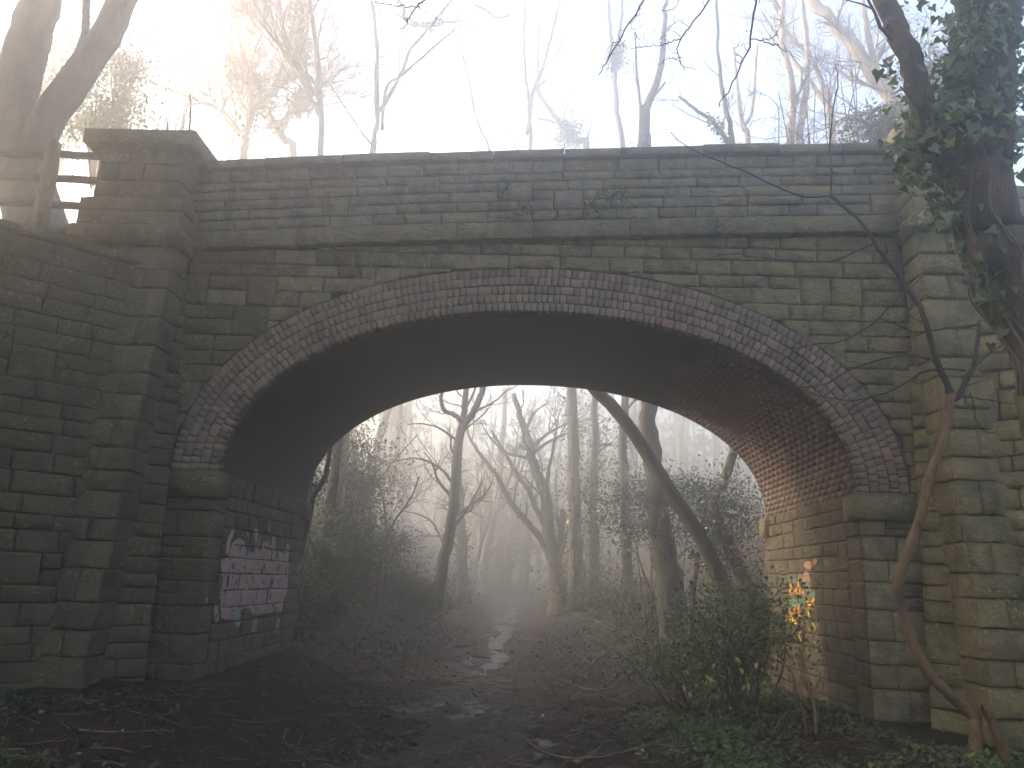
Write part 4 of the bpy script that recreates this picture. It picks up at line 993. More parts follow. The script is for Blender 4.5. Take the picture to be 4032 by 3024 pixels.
ivy = thing('ivy', 'glossy ivy climbing the leaning tree at the right edge and trailing over its left fork', 'ivy', tuple(trk[6]))
io = np.array(trk[6]); ri = np.random.default_rng(402)
vm = MB()
trunk_s = polys[0][0]; ts = trunk_s[8:]
for k in range(9):
    ph = ri.uniform(1.9, 4.4); pts = []
    for i in range(0, len(ts), 3): pts.append(ts[i] + np.array([math.cos(ph), math.sin(ph) * (1 if math.sin(ph) < 0 else .3), 0]) * .30 * (1 - .3 * i / len(ts)) + ri.normal(0, .02, 3)); ph += ri.normal(0, .16)
    s = spline(pts, 40); vm.tube(s, np.linspace(.012, .004, 40), 5, .3, ri, cap=False)
vm.build('stem', M['ivy_stem'], ivy).location = -io
cs, sz = [], []
def ivy_at(lst, n, sx_, sy_, dz=.12):
    for k in range(n):
        i = ri.uniform(0, len(lst) - 1); a = int(min(i, len(lst) - 2)); f = i - a
        x = lst[a][0] + (lst[a + 1][0] - lst[a][0]) * f + ri.normal(0, sx_); y = lst[a][1] + (lst[a + 1][1] - lst[a][1]) * f + ri.normal(0, sy_)
        cs.append(at(x, y, YT - .05 + ri.normal(0, dz)))
ivy_at([(2140, -20), (2128, 90), (2110, 200), (2095, 300)], 1300, 46, 30, .25)
ivy_at([(2080, 60), (2060, 160), (2030, 230), (1990, 290)], 130, 22, 20, .15)
ivy_at([(2000, 260), (1975, 310), (1955, 340), (2000, 420)], 200, 22, 28)
ivy_at([(2010, 400), (2030, 470), (2010, 490)], 34, 22, 20)
ivy_at([(1905, 120), (1925, 165), (1945, 200), (1950, 240)], 22, 14, 14, .06)
ivy_at([(1900, 35), (1920, 65), (1990, 20), (1970, 15)], 10, 14, 14, .06)
ivy_at([(2090, 420), (2140, 520), (2180, 600)], 110, 34, 26, .05)
ivy_at([(2150, 560), (2170, 640), (2205, 700)], 130, 26, 26, .06)
ivy_at([(2040, 330), (2100, 360), (2190, 300)], 160, 34, 44, .12)
c_, nn_ = around(trunk_s[10:], 260, .30, .42, ri); c_ = c_[c_[:, 1] < YT + .1]; cs += list(c_)
cs = np.array(cs)
order = np.argsort([np.linalg.norm(c - EYE) + .25 * ri.random() for c in cs])
single = set(order[:170].tolist())
tpl = []
for k in range(4):
    m = MB(); leaves(m, np.zeros((1, 3)), 1.0, np.random.default_rng(k), IVY, (0, -.9, .5), .12, 3.0, .10); tpl.append(m.mesh('ivy_leaf', M['ivy']))
for i in single:
    o = bpy.data.objects.new('ivy_leaf', tpl[i % 4]); COL.objects.link(o); o.parent = ivy; o.location = cs[i] - io
    s = float(ri.uniform(.055, .095)); o.scale = (s, s, s); o.rotation_euler = (ri.normal(0, .5), ri.normal(0, .5), ri.normal(0, .7))
fm = MB(); rest_ = np.array([c for i, c in enumerate(cs) if i not in single])
leaves(fm, rest_, .075, ri, IVY, (0, -.7, .5), .6, 1.2, .10)
tag(fm.build('foliage', M['ivy'], ivy), kind='stuff').location = -io

# ------------------------------------------------------------------ crooked sapling in front of the right pilaster
K = 4032 / 2212.0
def fp(lst, Y): return [at(x / K, y / K, Y) for x, y in lst]
YS = -1.7
main = fp([(3850, 3060), (3846, 2960), (3842, 2866), (3830, 2812), (3757, 2751), (3672, 2666), (3617, 2581), (3581, 2502), (3557, 2405), (3535, 2301), (3563, 2198), (3605, 2089), (3630, 2010), (3654, 1889), (3709, 1737), (3733, 1616), (3745, 1549)], YS)
z0 = float(hgt(main[0][0], YS))
main[0] = np.array([main[0][0], YS, min(main[0][2], z0) - .05])
so = np.array(main[1]); so[2] = z0
sap = thing('crooked_sapling', 'crooked orange-brown sapling with a bent trunk in front of the right pilaster', 'sapling', tuple(so))
sm = MB(); rq = np.random.default_rng(501)
s = spline(main, 60); s += rq.normal(0, .003, s.shape)
s[20] += .01; sm.tube(s, np.concatenate([np.linspace(.066, .052, 12), np.linspace(.050, .042, 48)]), 10, .45, rq)
sm.build('trunk', M['bark_orange'], sap, smooth=True).location = -so
bm_ = MB()
def br(lst, r0, r1, n=24, tw=4, Y=YS, tl=.25):
    s = spline(fp(lst, Y), n); s += rq.normal(0, .0035, s.shape); bm_.tube(s, np.linspace(r0 * 1.15, r1 * 1.3, n), 6, .15, rq, cap=False)
    for k in range(tw):
        i = rq.integers(n // 3, n - 1); d = unit(unit(s[i + 1] - s[i]) + rq.normal(0, .7, 3)); grow(bm_, s[i], d, tl * rq.uniform(.5, 1.3), r1 * .8, 2, rq, .1, .15, .6, (0, 0, 2), minr=.0014)
br([(3745, 1549), (3721, 1494), (3684, 1403), (3666, 1348), (3630, 1221), (3575, 1142), (3526, 1069), (3472, 1000), (3400, 886), (3344, 832), (3271, 772)], .034, .013, 40, 5)
br([(3271, 772), (3274, 668), (3268, 565), (3277, 456), (3298, 334), (3290, 249)], .011, .004, 24, 5)
br([(3271, 772), (3174, 775), (3071, 741), (2949, 681), (2810, 626), (2688, 565), (2640, 520)], .011, .004, 26, 5)
br([(3745, 1549), (3770, 1567), (3812, 1482), (3836, 1433), (3849, 1348), (3858, 1278)], .030, .016, 20, 2)
br([(3858, 1278), (3721, 1294), (3636, 1306), (3581, 1300), (3527, 1275), (3466, 1254)], .012, .004, 22, 4)
br([(3812, 1482), (3860, 1420), (3930, 1370), (4032, 1315), (4100, 1270)], .012, .006, 20, 4)
br([(3727, 1552), (3716, 1480), (3690, 1440), (3650, 1400)], .016, .005, 14, 2)
br([(3660, 1415), (3587, 1397), (3496, 1409), (3387, 1439), (3341, 1458), (3247, 1512), (3162, 1524), (3089, 1512), (3022, 1488)], .011, .003, 32, 5)
br([(3800, 1460), (3715, 1452), (3636, 1464), (3587, 1494), (3496, 1543), (3405, 1567), (3332, 1576), (3235, 1561), (3180, 1543)], .012, .003, 32, 5)
br([(3569, 1145), (3539, 1166), (3460, 1251), (3387, 1306), (3296, 1348), (3211, 1354), (3132, 1373), (3077, 1354)], .010, .003, 32, 5)
br([(3440, 960), (3380, 985), (3280, 1025), (3160, 1030), (3000, 1015), (2880, 1000), (2790, 1015)], .010, .003, 30, 5)
br([(3785, 1560), (3830, 1565), (3920, 1580), (4040, 1600)], .010, .004, 16, 3)
br([(3820, 1550), (3836, 1600), (3845, 1660), (3880, 1700), (3930, 1700)], .008, .003, 16, 3)
br([(3571, 1140), (3620, 1100), (3660, 1050)], .006, .003, 8, 1)
bm_.build('branches', M['bark_dark'], sap).location = -so
st_ = fp([(3965, 3080), (3945, 2950), (3915, 2860), (3880, 2795), (3868, 2790)], -1.75); zq = float(hgt(st_[0][0], -1.75)); st_[0] = np.array([st_[0][0], -1.75, min(zq, st_[0][2]) - .05])
stump = thing('dead_stem', 'snapped leaning orange stem beside the foot of the crooked sapling', 'stem', tuple(st_[0]))
sm = MB(); sm.tube(spline(st_, 20), np.linspace(.055, .035, 20), 9, .3, rq); sm.build('trunk', M['bark_orange'], stump, smooth=True).location = -np.array(st_[0])

# ------------------------------------------------------------------ shrubs in front of the right abutment
def r9(x, y, Y): return at(1474 + .3333 * x, 1106 + .3333 * y, Y)
bc_ = at(1600, 1335, 1.1)
yb_root, _ = bush('evergreen_bush', 'glossy dark bush with yellowed leaves in front of the colourful graffiti', bc_ + np.array([-.05, 0, -.1]), (1.0, .8, .58), 3200, .06, 'bush_leaf', 511, stems=26, shape=OVAL, clumps=90)
bush('evergreen_bush', 'low dark bush spilling toward the path in front of the yellow-leaved bush', at(1480, 1440, 1.6), (.7, .7, .28), 1900, .055, 'bush_leaf', 512, stems=10, shape=OVAL, clumps=30)
yo = np.array(yb_root.location); ry = np.random.default_rng(513)
ytpl = []
for k in range(3):
    m = MB(); leaves(m, np.zeros((1, 3)), 1.0, np.random.default_rng(40 + k), OVAL, (0, -1, .5), .2, 2.0, .10); ytpl.append(m.mesh('yellow_leaf', M['yellow']))
for (x, y) in ((40, 1165), (90, 1110), (130, 1085), (150, 1095), (165, 1075), (185, 1085), (150, 1060), (270, 1185), (400, 1115), (425, 1105), (530, 1090), (515, 1100), (590, 890), (575, 925), (610, 930), (270, 910), (340, 940), (485, 975), (520, 1005), (5, 1120), (155, 420), (250, 830), (470, 860), (380, 1010), (210, 980), (300, 1260), (560, 1020), (640, 960)):
    o = bpy.data.objects.new('yellow_leaf', ytpl[(x + y) % 3]); COL.objects.link(o); o.parent = yb_root; o.location = r9(x, y, .25 + ry.uniform(-.1, .15)) - yo
    s = float(ry.uniform(.055, .095)); o.scale = (s, s, s); o.rotation_euler = (ry.normal(0, .4), ry.normal(0, .5), ry.normal(0, .6))
def twig_plant(name, label, stems, cat, mat='bark_orange', leaf=None):
    o = np.array(stems[0][0][0], float); o[2] = float(hgt(o[0], o[1])); root = thing(name, label, cat, tuple(o)); mb = MB()
    for k, (pts, r0, r1) in enumerate(stems):
        pts = [np.array(p) for p in pts]
        if k == 0 or pts[0][2] < o[2] + .25: pts[0] = np.array([pts[0][0], pts[0][1], float(hgt(pts[0][0], pts[0][1])) - .04])
        s = spline(pts, 20); s += ry.normal(0, .003, s.shape); mb.tube(s, np.linspace(r0, r1, 20), 6, .2, ry, cap=False)
        for q in range(4): i = ry.integers(6, 19); grow(mb, s[i], unit(ry.normal(0, 1, 3) + np.array([0, 0, .5])), .16, r1 * .6, 2, ry, .1, .15, .6, (0, 0, 1), minr=.0015)
    mb.build('stem', M[mat], root).location = -o
    return root
Yq = -.35
twig_plant('bare_sapling', 'small bare sapling with a V fork in front of the right abutment', [([r9(875, 1440, Yq), r9(860, 1300, Yq), r9(835, 1195, Yq), r9(795, 1110, Yq), r9(780, 960, Yq), r9(785, 820, Yq), r9(790, 740, Yq)], .022, .010), ([r9(838, 1200, Yq), r9(875, 1120, Yq), r9(895, 1045, Yq)], .014, .007), ([r9(825, 1195, Yq), r9(780, 1215, Yq), r9(760, 1225, Yq)], .01, .006), ([r9(785, 850, Yq), r9(700, 830, Yq), r9(600, 810, Yq), r9(530, 805, Yq)], .006, .003)], 'sapling')
twig_plant('bare_sapling', 'thinner bare stem just left of the small V-forked sapling', [([r9(805, 1370, Yq), r9(775, 1260, Yq), r9(745, 1180, Yq), r9(720, 1080, Yq), r9(705, 1030, Yq)], .012, .006), ([r9(560, 1390, Yq), r9(640, 1335, Yq), r9(690, 1280, Yq), r9(722, 1220, Yq)], .010, .006)], 'sapling')
twig_plant('bare_sapling', 'pale bare twig rising beside the right pier foot', [([r9(1130, 1530, -.6), r9(1160, 1440, -.6), r9(1180, 1400, -.6), r9(1160, 1330, -.6), r9(1150, 1250, -.6)], .009, .004)], 'sapling', 'stick')
fr = np.random.default_rng(520)
def wall_plant(label, px, py, Y, n, size, mat='ivy', rad=.10, name='wall_fern', cat='fern', drop=.12):
    c = at(px, py, Y); root = thing(name, label, cat, tuple(c), 'plants rooted in the masonry'); mb = MB(); sm = MB(); P_ = []
    for k in range(max(4, n // 8)):
        d = unit(np.array([fr.normal(0, 1), -abs(fr.normal(.5, .4)), fr.normal(-.2, .8)])); s = spline([np.zeros(3) + np.array([0, .04, 0]), d * rad * .6 + np.array([0, 0, .02]), d * rad * 1.5 + np.array([0, 0, -drop])], 8); sm.tube(s, np.linspace(.004, .0015, 8), 3, cap=False)
        P_ += [s[i] + fr.normal(0, .015, 3) for i in range(2, 8)] * max(1, n // 40)
    leaves(mb, np.array(P_), size, fr, OVAL, (0, -1, .3), .7, .8)
    tag(mb.build('foliage', M[mat], root), kind='stuff'); sm.build('stem', M['twig'], root)
wall_plant('straggly ivy sprig rooted in the parapet above the arch crown', 1125, 455, -.10, 60, .05, 'ivy', .16, 'wall_ivy', 'ivy')
wall_plant('leafy tuft rooted high in the parapet left of its middle', 1095, 405, -.08, 24, .05, 'ivy', .08)
wall_plant('arching fern rooted in the parapet right of its middle', 1285, 450, -.10, 50, .06, 'scrub', .14)
wall_plant('trailing dark ivy on the parapet right of the arching fern', 1320, 425, -.10, 80, .05, 'ivy', .22, 'wall_ivy', 'ivy', .2)
wall_plant('small tuft on the string course near its left third', 880, 480, -.10, 20, .045, 'scrub', .07)
wall_plant('green sprig at the top of the left wing wall below the fence', 42, 565, -1.45, 40, .07, 'clover', .13)
wall_plant('bright green sprig at the left edge halfway up the left wing wall', 12, 715, -1.62, 36, .07, 'clover', .12)
wall_plant('tiny fern in a joint in the middle of the left wing wall', 145, 795, -1.30, 18, .05, 'clover', .07)
for (x, y, lab) in ((408, 262, 'bare forked sprig growing on top of the left pillar cap'), (358, 280, 'short upright twig growing on top of the left pillar cap')):
    p = at(x, 283, -.3); p[2] = 7.31; o = p.copy(); root = thing('bare_sprig', lab, 'twig', tuple(o)); mb = MB(); q = at(x + 2, y - (58 if x > 400 else 28), -.3) - o
    s = spline([np.zeros(3), q * .5 + np.array([.02, 0, 0]), q], 10); mb.tube(s, np.linspace(.013, .005, 10), 5, cap=False)
    for k in range(5): grow(mb, s[fr.integers(2, 9)], unit(fr.normal(0, 1, 3) + np.array([0, 0, .5])), .14, .004, 2, fr, kids=(0, 0, 1), minr=.002)
    leaves(mb, fr.normal(0, .06, (14, 3)) * np.array([1, 1, .3]) + np.array([0, 0, .04]), .04, fr, OVAL)
    mb.build('stem', M['twig'], root)

# ------------------------------------------------------------------ paint on the abutments under the arch
jv, jf = [], []
for o in bridge.children:
    if o.name.startswith(('jamb_stone', 'quoin_stone')):
        k = len(jv); jv += [tuple(v.co) for v in o.data.vertices]; jf += [tuple(k + i for i in p.vertices) for p in o.data.polygons]
bvh = BVHTree.FromPolygons(jv, jf)
pm, nt, b = mat_new('spray_paint'); g = N(nt); at_ = nt.nodes.new('ShaderNodeAttribute'); at_.attribute_name = 'paint'
g.link(g.mix(g.math('MULTIPLY', g.ramp(g.noise(18, 4, .7), .5, .7), .45), at_.outputs['Color'], (.10, .085, .06)), b.inputs['Base Color']); b.inputs['Roughness'].default_value = .6
def graffiti(label, X, sx, y0, y1, z0, z1, shapes, dy, dz, seed, wear=.3):
    """shapes in wall metres: (kind, points, width, colour); later ones lie on top"""
    r = np.random.default_rng(seed); ys = np.arange(y0, y1, dy); zs = np.arange(z0, z1, dz); yy, zz = np.meshgrid(ys + dy / 2, zs + dz / 2)
    colr = np.full(yy.shape + (3,), -1.0)
    edge = .018 * np.array([[vnoise(a, b_, 14, seed) for a, b_ in zip(ra, rb)] for ra, rb in zip(yy, zz)])
    for kind, pts, w, c in shapes:
        pts = np.array(pts)
        if kind == 'blob': d = np.hypot((yy - pts[0][0]) / w[0], (zz - pts[0][1]) / w[1]); ins = d < 1 + edge * 6
        elif kind == 'poly':
            ins = np.zeros(yy.shape, bool); n = len(pts)
            for i in range(n):
                (ya, za), (yb, zb) = pts[i], pts[(i + 1) % n]
                ins ^= ((za > zz) != (zb > zz)) & (yy < (yb - ya) * (zz - za) / (zb - za + 1e-9) + ya)
        else:
            ins = np.zeros(yy.shape, bool)
            for (ya, za), (yb, zb) in zip(pts[:-1], pts[1:]):
                ey, ez = (yb - ya) / w[0], (zb - za) / w[1]; qy, qz = (yy - ya) / w[0], (zz - za) / w[1]; t = np.clip((qy * ey + qz * ez) / (ey * ey + ez * ez + 1e-9), 0, 1)
                ins |= np.hypot(qy - t * ey, qz - t * ez) < 1 + edge * 5
        colr[ins] = c
    mb = MB(); cols = []
    def hit(a, z):
        h = bvh.ray_cast(Vector((X - sx * .25, a, z)), Vector((sx, 0, 0)), .6)
        return min(h[0].x * sx, (X + sx * .02) * sx) * sx - sx * .004 if h[0] is not None else X + sx * .012
    for i in range(len(zs)):
        for j in range(len(ys)):
            if colr[i, j, 0] < 0 or r.random() < .06 or vnoise(ys[j] * 1.3, zs[i], 7, seed + 3) > wear: continue
            q = [(ys[j], zs[i]), (ys[j] + dy, zs[i]), (ys[j] + dy, zs[i] + dz), (ys[j], zs[i] + dz)]
            hx = [hit(a, z) for a, z in q]
            if any(h is None for h in hx) or max(hx) - min(hx) > .2: continue
            mb.add([(h, a, z) for h, (a, z) in zip(hx, q)], [np.array([[0, 1, 2, 3] if sx < 0 else [3, 2, 1, 0]])]); cols.append(colr[i, j])
    o = mb.build('graffiti', pm, bridge); o['label'] = label
    ca = o.data.color_attributes.new('paint', 'FLOAT_COLOR', 'POINT'); ca.data.foreach_set('color', np.repeat(np.concatenate([np.array(cols), np.ones((len(cols), 1))], 1), 4, 0).astype(np.float32).ravel())
    return o
def t5(x, y): p = on_x(1645.8 + .124 * x, 1206.9 + .124 * y, JR); return (p[1], p[2])
def sc(x, y, w):          # a brush width of w tile pixels as wall metres in both directions
    a, b_, c_ = t5(x, y), t5(x + w, y), t5(x, y + w); return (abs(b_[0] - a[0]), abs(c_[1] - a[1]))
OR, RD, YL, GR, TE, PK = (.82, .40, .06), (.68, .22, .08), (.82, .58, .14), (.13, .30, .14), (.12, .22, .17), (.34, .19, .12)
sh = []
def stroke(pts, w, c): sh.append(('stroke', [t5(*p) for p in pts], sc(pts[0][0], pts[0][1], w / 2), c))
def blob(x, y, w, h, c): a = sc(x, y, w); b_ = sc(x, y, h); sh.append(('blob', [t5(x, y)], (a[0], b_[1]), c))
blob(1120, 70, 80, 70, (.10, .17, .09)); blob(840, 110, 90, 70, PK); blob(940, 40, 45, 60, RD); blob(930, -40, 20, 60, RD); blob(780, 250, 50, 50, (.45, .27, .2)); blob(790, 350, 70, 80, (.28, .15, .09))
blob(480, 340, 30, 50, TE); blob(495, 375, 16, 26, GR); blob(590, 370, 55, 60, TE); blob(665, 310, 45, 55, GR); stroke([(795, 430), (830, 650)], 70, TE); stroke([(740, 560), (760, 660)], 50, TE); blob(915, 620, 40, 50, TE)
sh.append(('poly', [t5(*p) for p in ((490, 720), (600, 690), (790, 715), (795, 865), (640, 870), (560, 840), (455, 870), (470, 800))], 0, GR)); blob(700, 750, 70, 40, TE)
stroke([(505, 605), (695, 605)], 44, RD); stroke([(515, 460), (508, 585), (600, 580)], 42, OR); stroke([(605, 590), (650, 420), (685, 590)], 38, OR); stroke([(625, 535), (680, 535)], 26, OR); blob(740, 580, 24, 30, OR)
stroke([(812, 705), (838, 850), (925, 700)], 42, OR); stroke([(810, 620), (835, 670)], 22, RD)
stroke([(610, 885), (505, 890), (520, 1020), (620, 1025)], 44, OR); stroke([(515, 955), (590, 950)], 30, OR); stroke([(690, 810), (650, 890), (690, 1000), (755, 880)], 44, RD); stroke([(640, 900), (665, 1000)], 44, OR); stroke([(835, 890), (838, 1000), (800, 1020)], 32, YL)
blob(570, 1085, 75, 55, YL); stroke([(560, 1040), (630, 1060)], 30, OR); stroke([(800, 1120), (845, 1260)], 24, (.5, .42, .2)); stroke([(905, 1130), (940, 1220)], 36, YL); stroke([(672, 1350), (690, 1460)], 40, YL); stroke([(660, 1260), (680, 1310)], 20, OR)
blob(1140, 800, 60, 60, (.10, .12, .07)); blob(1130, 1060, 40, 50, (.13, .22, .08)); blob(1180, 1220, 45, 60, (.09, .15, .10)); blob(1030, 1400, 60, 60, (.08, .11, .12)); blob(1160, 1430, 30, 45, (.30, .26, .2))
graffiti('orange and green spray-painted letters LA and EV on the sunlit jamb stones', JR, 1, .9, 3.2, .55, 2.45, sh, .014, .007, 3)
def t7(x, y): p = on_x(.3333 * x, 1106 + .3333 * y, JL); return (p[1], p[2])
def w7(x, y, w): a, b_, c_ = t7(x, y), t7(x + w, y), t7(x, y + w); return (abs(b_[0] - a[0]), abs(c_[1] - a[1]))
sh = []; PINK = (.37, .24, .225); PAL = (.25, .26, .23)
sh.append(('poly', [t7(*p) for p in ((1410, 330), (1470, 290), (1500, 200), (1545, 168), (1580, 190), (1590, 250), (1650, 265), (1690, 245), (1700, 195), (1740, 190), (1750, 250), (1830, 260), (1870, 330), (1860, 500), (1835, 560), (1830, 640), (1720, 655), (1640, 670), (1600, 615), (1540, 640), (1530, 700), (1430, 690), (1420, 560), (1440, 430))], 0, PINK))
for pts, w in ((((1510, 110), (1480, 190), (1465, 260)), 22), (((1655, 120), (1665, 200), (1660, 290)), 34), (((1770, 165), (1765, 245)), 26), (((1860, 215), (1850, 300)), 22), (((1395, 620), (1400, 690)), 30), (((1530, 625), (1535, 720)), 40), (((1655, 690), (1640, 765)), 26), (((1795, 700), (1785, 775)), 26), (((1330, 550), (1330, 580)), 10), (((1600, 130), (1605, 175)), 10), (((1740, 90), (1742, 120)), 10)):
    sh.append(('stroke', [t7(*p) for p in pts], w7(pts[0][0], pts[0][1], w / 2), PAL))
graffiti('faded pink painted block with pale drips on the dark left jamb', JL, -1, -.0, 3.8, .25, 2.35, sh, .03, .012, 4, .62)

# ------------------------------------------------------------------ floor of the cutting
rg = np.random.default_rng(600)
def scatter(n, x0, x1, y0, y1, dens=None, lift=(.004, .03)):
    x = rg.uniform(x0, x1, n); y = rg.uniform(y0, y1, n)
    if dens is not None:
        k = rg.random(n) < dens(x, y); x, y = x[k], y[k]
    return np.stack([x, y, hgt(x, y) + rg.uniform(lift[0], lift[1], len(x))], -1)
def patch(s, seed, lo, hi): return lambda x, y: np.clip((np.array([vnoise(a, b_, s, seed) for a, b_ in zip(x, y)]) - lo) / (hi - lo), 0, 1)
clear = lambda x, y: (np.abs(x) < 3.75) | (y < -1.3) | (y > 4.2)
lm = MB()
offp = lambda x, y: np.where(clear(x, y), np.where(np.abs(x - path_mid(y)) < .9, .25, 1.0), 0)
leaves(lm, scatter(9000, -6, 6, -6.5, 3.5, lambda x, y: offp(x, y) * patch(.9, 12.5, -.2, .4)(x, y)), .075, rg, OVAL, (0, 0, 1.8), .8, 0); leaves(lm, scatter(16000, -6, 6, -6.5, 3.5, offp), .036, rg, OVAL, (0, 0, 1.6), .8, 0); leaves(lm, scatter(9000, -6, 6, 3.5, 16, offp), .07, rg, DIAM, (0, 0, 1.4), .8, 0)
tag(lm.build('leaf_litter', M['litter']), 'brown fallen leaves matted over the mud on both sides of the path', 'leaves', kind='stuff')
tm = MB()
for p in scatter(1500, -5.5, 5.5, -6, 6, clear, (.008, .03)):
    d = rg.uniform(0, 6.28); L_ = rg.uniform(.06, .35); e = p + np.array([math.cos(d) * L_, math.sin(d) * L_, 0]); e[2] = float(hgt(e[0], e[1])) + rg.uniform(.005, .035); m = (p + e) / 2 + rg.normal(0, .02, 3); m[2] = max(m[2], float(hgt(m[0], m[1])) + .012)
    tm.tube([p, m, e], [.005, .004, .002], 4, cap=False)
tag(tm.build('twig_litter', M['stick']), 'small twigs littering the mud on both sides of the path', 'twigs', kind='stuff')
def cover(name, label, n, box, seed, lo, hi, size, mat, lift, shape=OVAL, extra=None):
    f = patch(.75, seed, lo, hi); dens = (lambda x, y: f(x, y) * clear(x, y) * (extra(x, y) if extra else 1))
    mb = MB(); leaves(mb, scatter(n, *box, dens, lift), size, rg, shape, (0, -.2, 1.1), .75, 0)
    tag(mb.build(name, M[mat]), label, 'ground cover', kind='stuff')
cover('ground_cover', 'bright green seedlings carpeting the mud at the lower left', 15000, (-5.5, -.9, -5, .2), 3.3, .0, .45, .038, 'clover', (.01, .06), DIAM, lambda x, y: sstep(-x, .9, 2.2))
cover('ground_cover', 'dark ivy carpet on the right side of the path under the bushes', 17000, (.9, 5.2, -3.5, 3.8), 8.1, -.25, .4, .042, 'ivy', (.015, .09), IVY, lambda x, y: sstep(x, .9, 2.0))
cover('ground_cover', 'low green plants along the right side of the path beyond the bridge', 12000, (.5, 6, 3.6, 15), 5.7, -.3, .3, .08, 'scrub', (.02, .16), OVAL, lambda x, y: sstep(x, .4, 1.4))
cover('ground_cover', 'low green plants along the left bank beyond the bridge', 12000, (-7, -1.6, 4.2, 18), 6.9, -.25, .3, .08, 'scrub', (.02, .2), OVAL, lambda x, y: sstep(-x, 1.6, 2.6))
cover('ground_cover', 'straggling plants along the foot of the left wing wall', 3000, (-6.5, -3.2, -4.5, -1.2), 2.2, .0, .5, .04, 'clover', (.01, .07), OVAL)

def gpt(px, py):
    k = PW / 2212.0; v = unit(AX @ np.array([px * k - PW / 2, py * k - PH / 2, F])); t = np.arange(3, 45, .01); p = EYE + v * t[:, None]
    below = np.where(p[:, 2] < hgt(p[:, 0], p[:, 1]))[0]; q = p[below[0]] if len(below) else p[-1]; return np.array([q[0], q[1], float(hgt(q[0], q[1]))])
def r8(x, y): return (737 + .3333 * x, 1106 + .3333 * y)
def r7(x, y): return (.3333 * x, 1106 + .3333 * y)
GS = 'fallen sticks on the ground'
def stick(label, pts, r, mat='stick', fork=True, hump=.02):
    P3 = [gpt(*p) for p in pts]; P3 = [p + np.array([0, 0, r + .004 + hump * rg.random()]) for p in P3]; o = P3[0].copy(); o[2] = float(hgt(o[0], o[1]))
    root = thing('fallen_stick', label, 'stick', tuple(o), GS); mb = MB(); s = spline(P3, 22); mb.tube(s, np.linspace(r, r * .45, 22), 6, .25, rg); mb.build('stem', M[mat], root).location = -o
    if fork:
        mb = MB()
        for k in range(2):
            i = rg.integers(6, 18); d = unit(unit(s[i + 1] - s[i]) + rg.normal(0, .6, 3)); d[2] = abs(d[2]) * .5; mb.tube(np.array([s[i], s[i] + d * .12, s[i] + d * .26 + np.array([0, 0, -.01])]), [r * .5, r * .4, .002], 4, cap=False)
        mb.build('branch', M[mat], root).location = -o
stick('long curved bare stick along the bottom edge right of the path', [r8(1190, 1500), r8(1340, 1590), r8(1500, 1620), r8(1700, 1600), r8(1830, 1570)], .010)
stick('upcurved pale stick with a broken tip right of the wet patch', [r8(1430, 1100), r8(1560, 1150), r8(1680, 1165), r8(1800, 1130)], .012)
stick('reddish arched stick at the bottom right corner of the mud', [r8(1830, 1570), r8(1950, 1530), r8(2080, 1520), r8(2212, 1535)], .010)
stick('short hooked twig upright right of the path near the bottom', [r8(1570, 1350), r8(1560, 1410), r8(1530, 1450), r8(1450, 1465)], .008)
stick('pale straight branch lying beyond the bridge right of the path', [r8(1610, 700), r8(1750, 745), r8(1870, 790)], .028)
stick('bent pale branch crossing behind the pale straight branch', [r8(1750, 712), r8(1880, 704), r8(1980, 686)], .022)
stick('dark wet log at the left side of the wet patch', [r8(740, 885), r8(810, 878), r8(880, 870)], .030, 'bark_dark', False)
stick('dark wet log lying across the middle of the wet patch', [r8(850, 948), r8(905, 958), r8(970, 965)], .032, 'bark_dark', False)
stick('knobbly mossy stick at the bottom left of the path', [r8(300, 1450), r8(350, 1475), r8(400, 1455), r8(445, 1440)], .016, 'bark', True)
stick('second knobbly dark stick beside the mossy one', [r8(340, 1550), r8(375, 1520), r8(390, 1485)], .014, 'bark_dark', False)
stick('orange twig with a pale broken end left of the path', [r7(1855, 1410), r7(1840, 1490), r7(1900, 1540), r7(2060, 1560)], .010, 'bark_orange')
stick('thin curved twig just right of the orange twig', [r7(1965, 1450), r7(1935, 1500), r7(1930, 1550)], .006)
stick('crooked thin twig near the foot of the left pier', [r7(1970, 1140), r7(2000, 1210), r7(2030, 1250), r7(2070, 1215)], .007)
stick('pale straight stick among the seedlings at the lower left', [r7(510, 1425), r7(700, 1440), r7(960, 1440), r7(1010, 1400)], .008)
stick('slender stick at the left edge below the wing wall', [r7(80, 1215), r7(130, 1120), r7(165, 1060)], .009)
stick('stick lying flat left of the bottom of the path', [r7(1500, 1360), r7(1680, 1375), r7(1890, 1360)], .007)
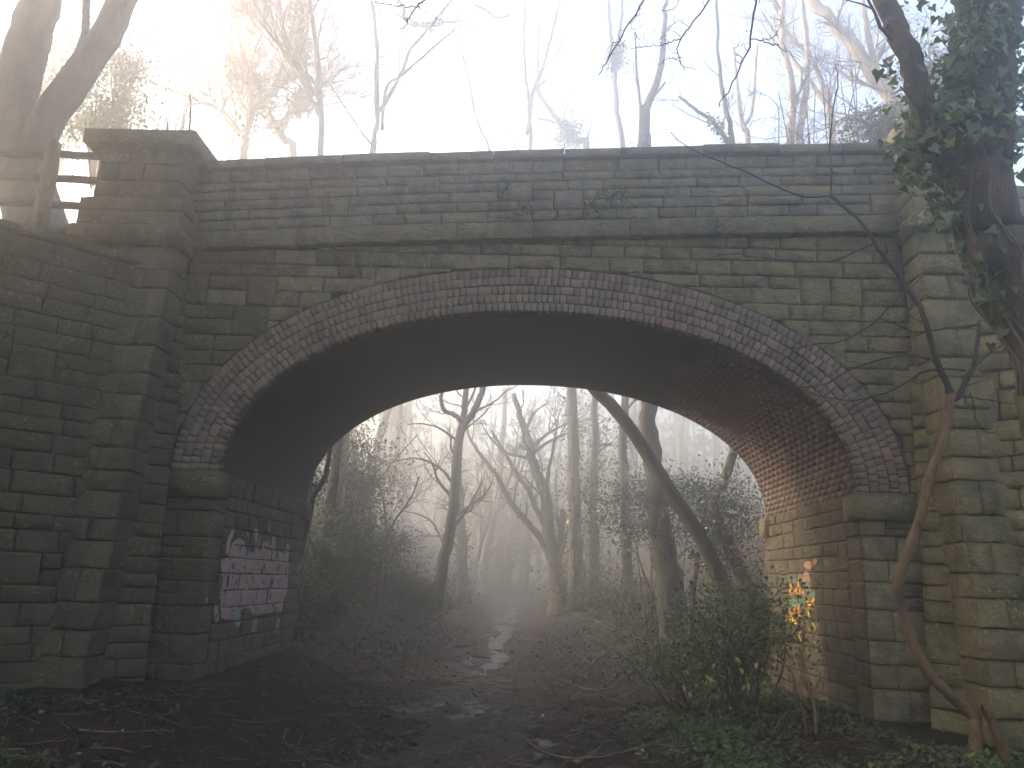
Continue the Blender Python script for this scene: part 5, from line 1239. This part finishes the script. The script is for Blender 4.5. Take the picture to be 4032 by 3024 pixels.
stick('bright broken stick beside the foot of the right pilaster', [(1474 + 1205 / 3, 1106 + 1470 / 3), (1474 + 1235 / 3, 1106 + 1505 / 3), (1474 + 1260 / 3, 1106 + 1540 / 3)], .008)
stick('pale stick lying at the bottom right in front of the sapling', [(1474 + 1710 / 3, 1106 + 1610 / 3), (1474 + 1780 / 3, 1106 + 1600 / 3), (1474 + 1850 / 3, 1106 + 1595 / 3)], .008)
LY = ('pale yellow leaf fallen {}', 'leaf')
for k, (x, y, w) in enumerate(((1080, 1290, 'right of the path above the hooked twig'), (1255, 1325, 'beside the hooked twig, one of a close pair'), (1300, 1345, 'nearest the hooked twig, lower of a close pair'), (255, 1340, 'alone left of the path'), (1700, 1330, 'right of the hooked twig'), (1945, 1595, 'in the bottom right of the mud, larger one'), (1945, 1553, 'just above the larger leaf at the bottom right'), (905, 1620, 'at the bottom middle of the path'), (350, 1490, 'against the mossy stick'), (510, 1180, 'below the wet patch on the left'), (120, 842, 'in front of the far left pier corner'), (1480, 1560, 'above the long curved stick'))):
    p = gpt(*r8(x, y)); o = bpy.data.objects.new('fallen_leaf', ytpl[k % 3]); COL.objects.link(o); o.location = p + np.array([0, 0, .03]); s = float(rg.uniform(.05, .085)); o.scale = (s, s, s); o.rotation_euler = (math.radians(-70) + rg.normal(0, .2), rg.normal(0, .2), rg.uniform(0, 6))
    tag(o, 'pale yellow leaf fallen ' + w, 'leaf', 'yellow leaves fallen on the mud')

# ------------------------------------------------------------------ haze
hz = bpy.data.materials.new('mist'); hz.use_nodes = True; nt = hz.node_tree; nt.nodes.clear()
ho = nt.nodes.new('ShaderNodeOutputMaterial'); hv = nt.nodes.new('ShaderNodeVolumePrincipled')
hv.inputs['Color'].default_value = (.975, .965, .945, 1); hv.inputs['Density'].default_value = HAZE_DENSITY; hv.inputs['Anisotropy'].default_value = HAZE_ANISO
nt.links.new(hv.outputs[0], ho.inputs['Volume'])
mb = MB(); mb.box(-125, 125, -66, 125, -2.2, 27.0)
tag(mb.build('haze', hz), kind='stuff')
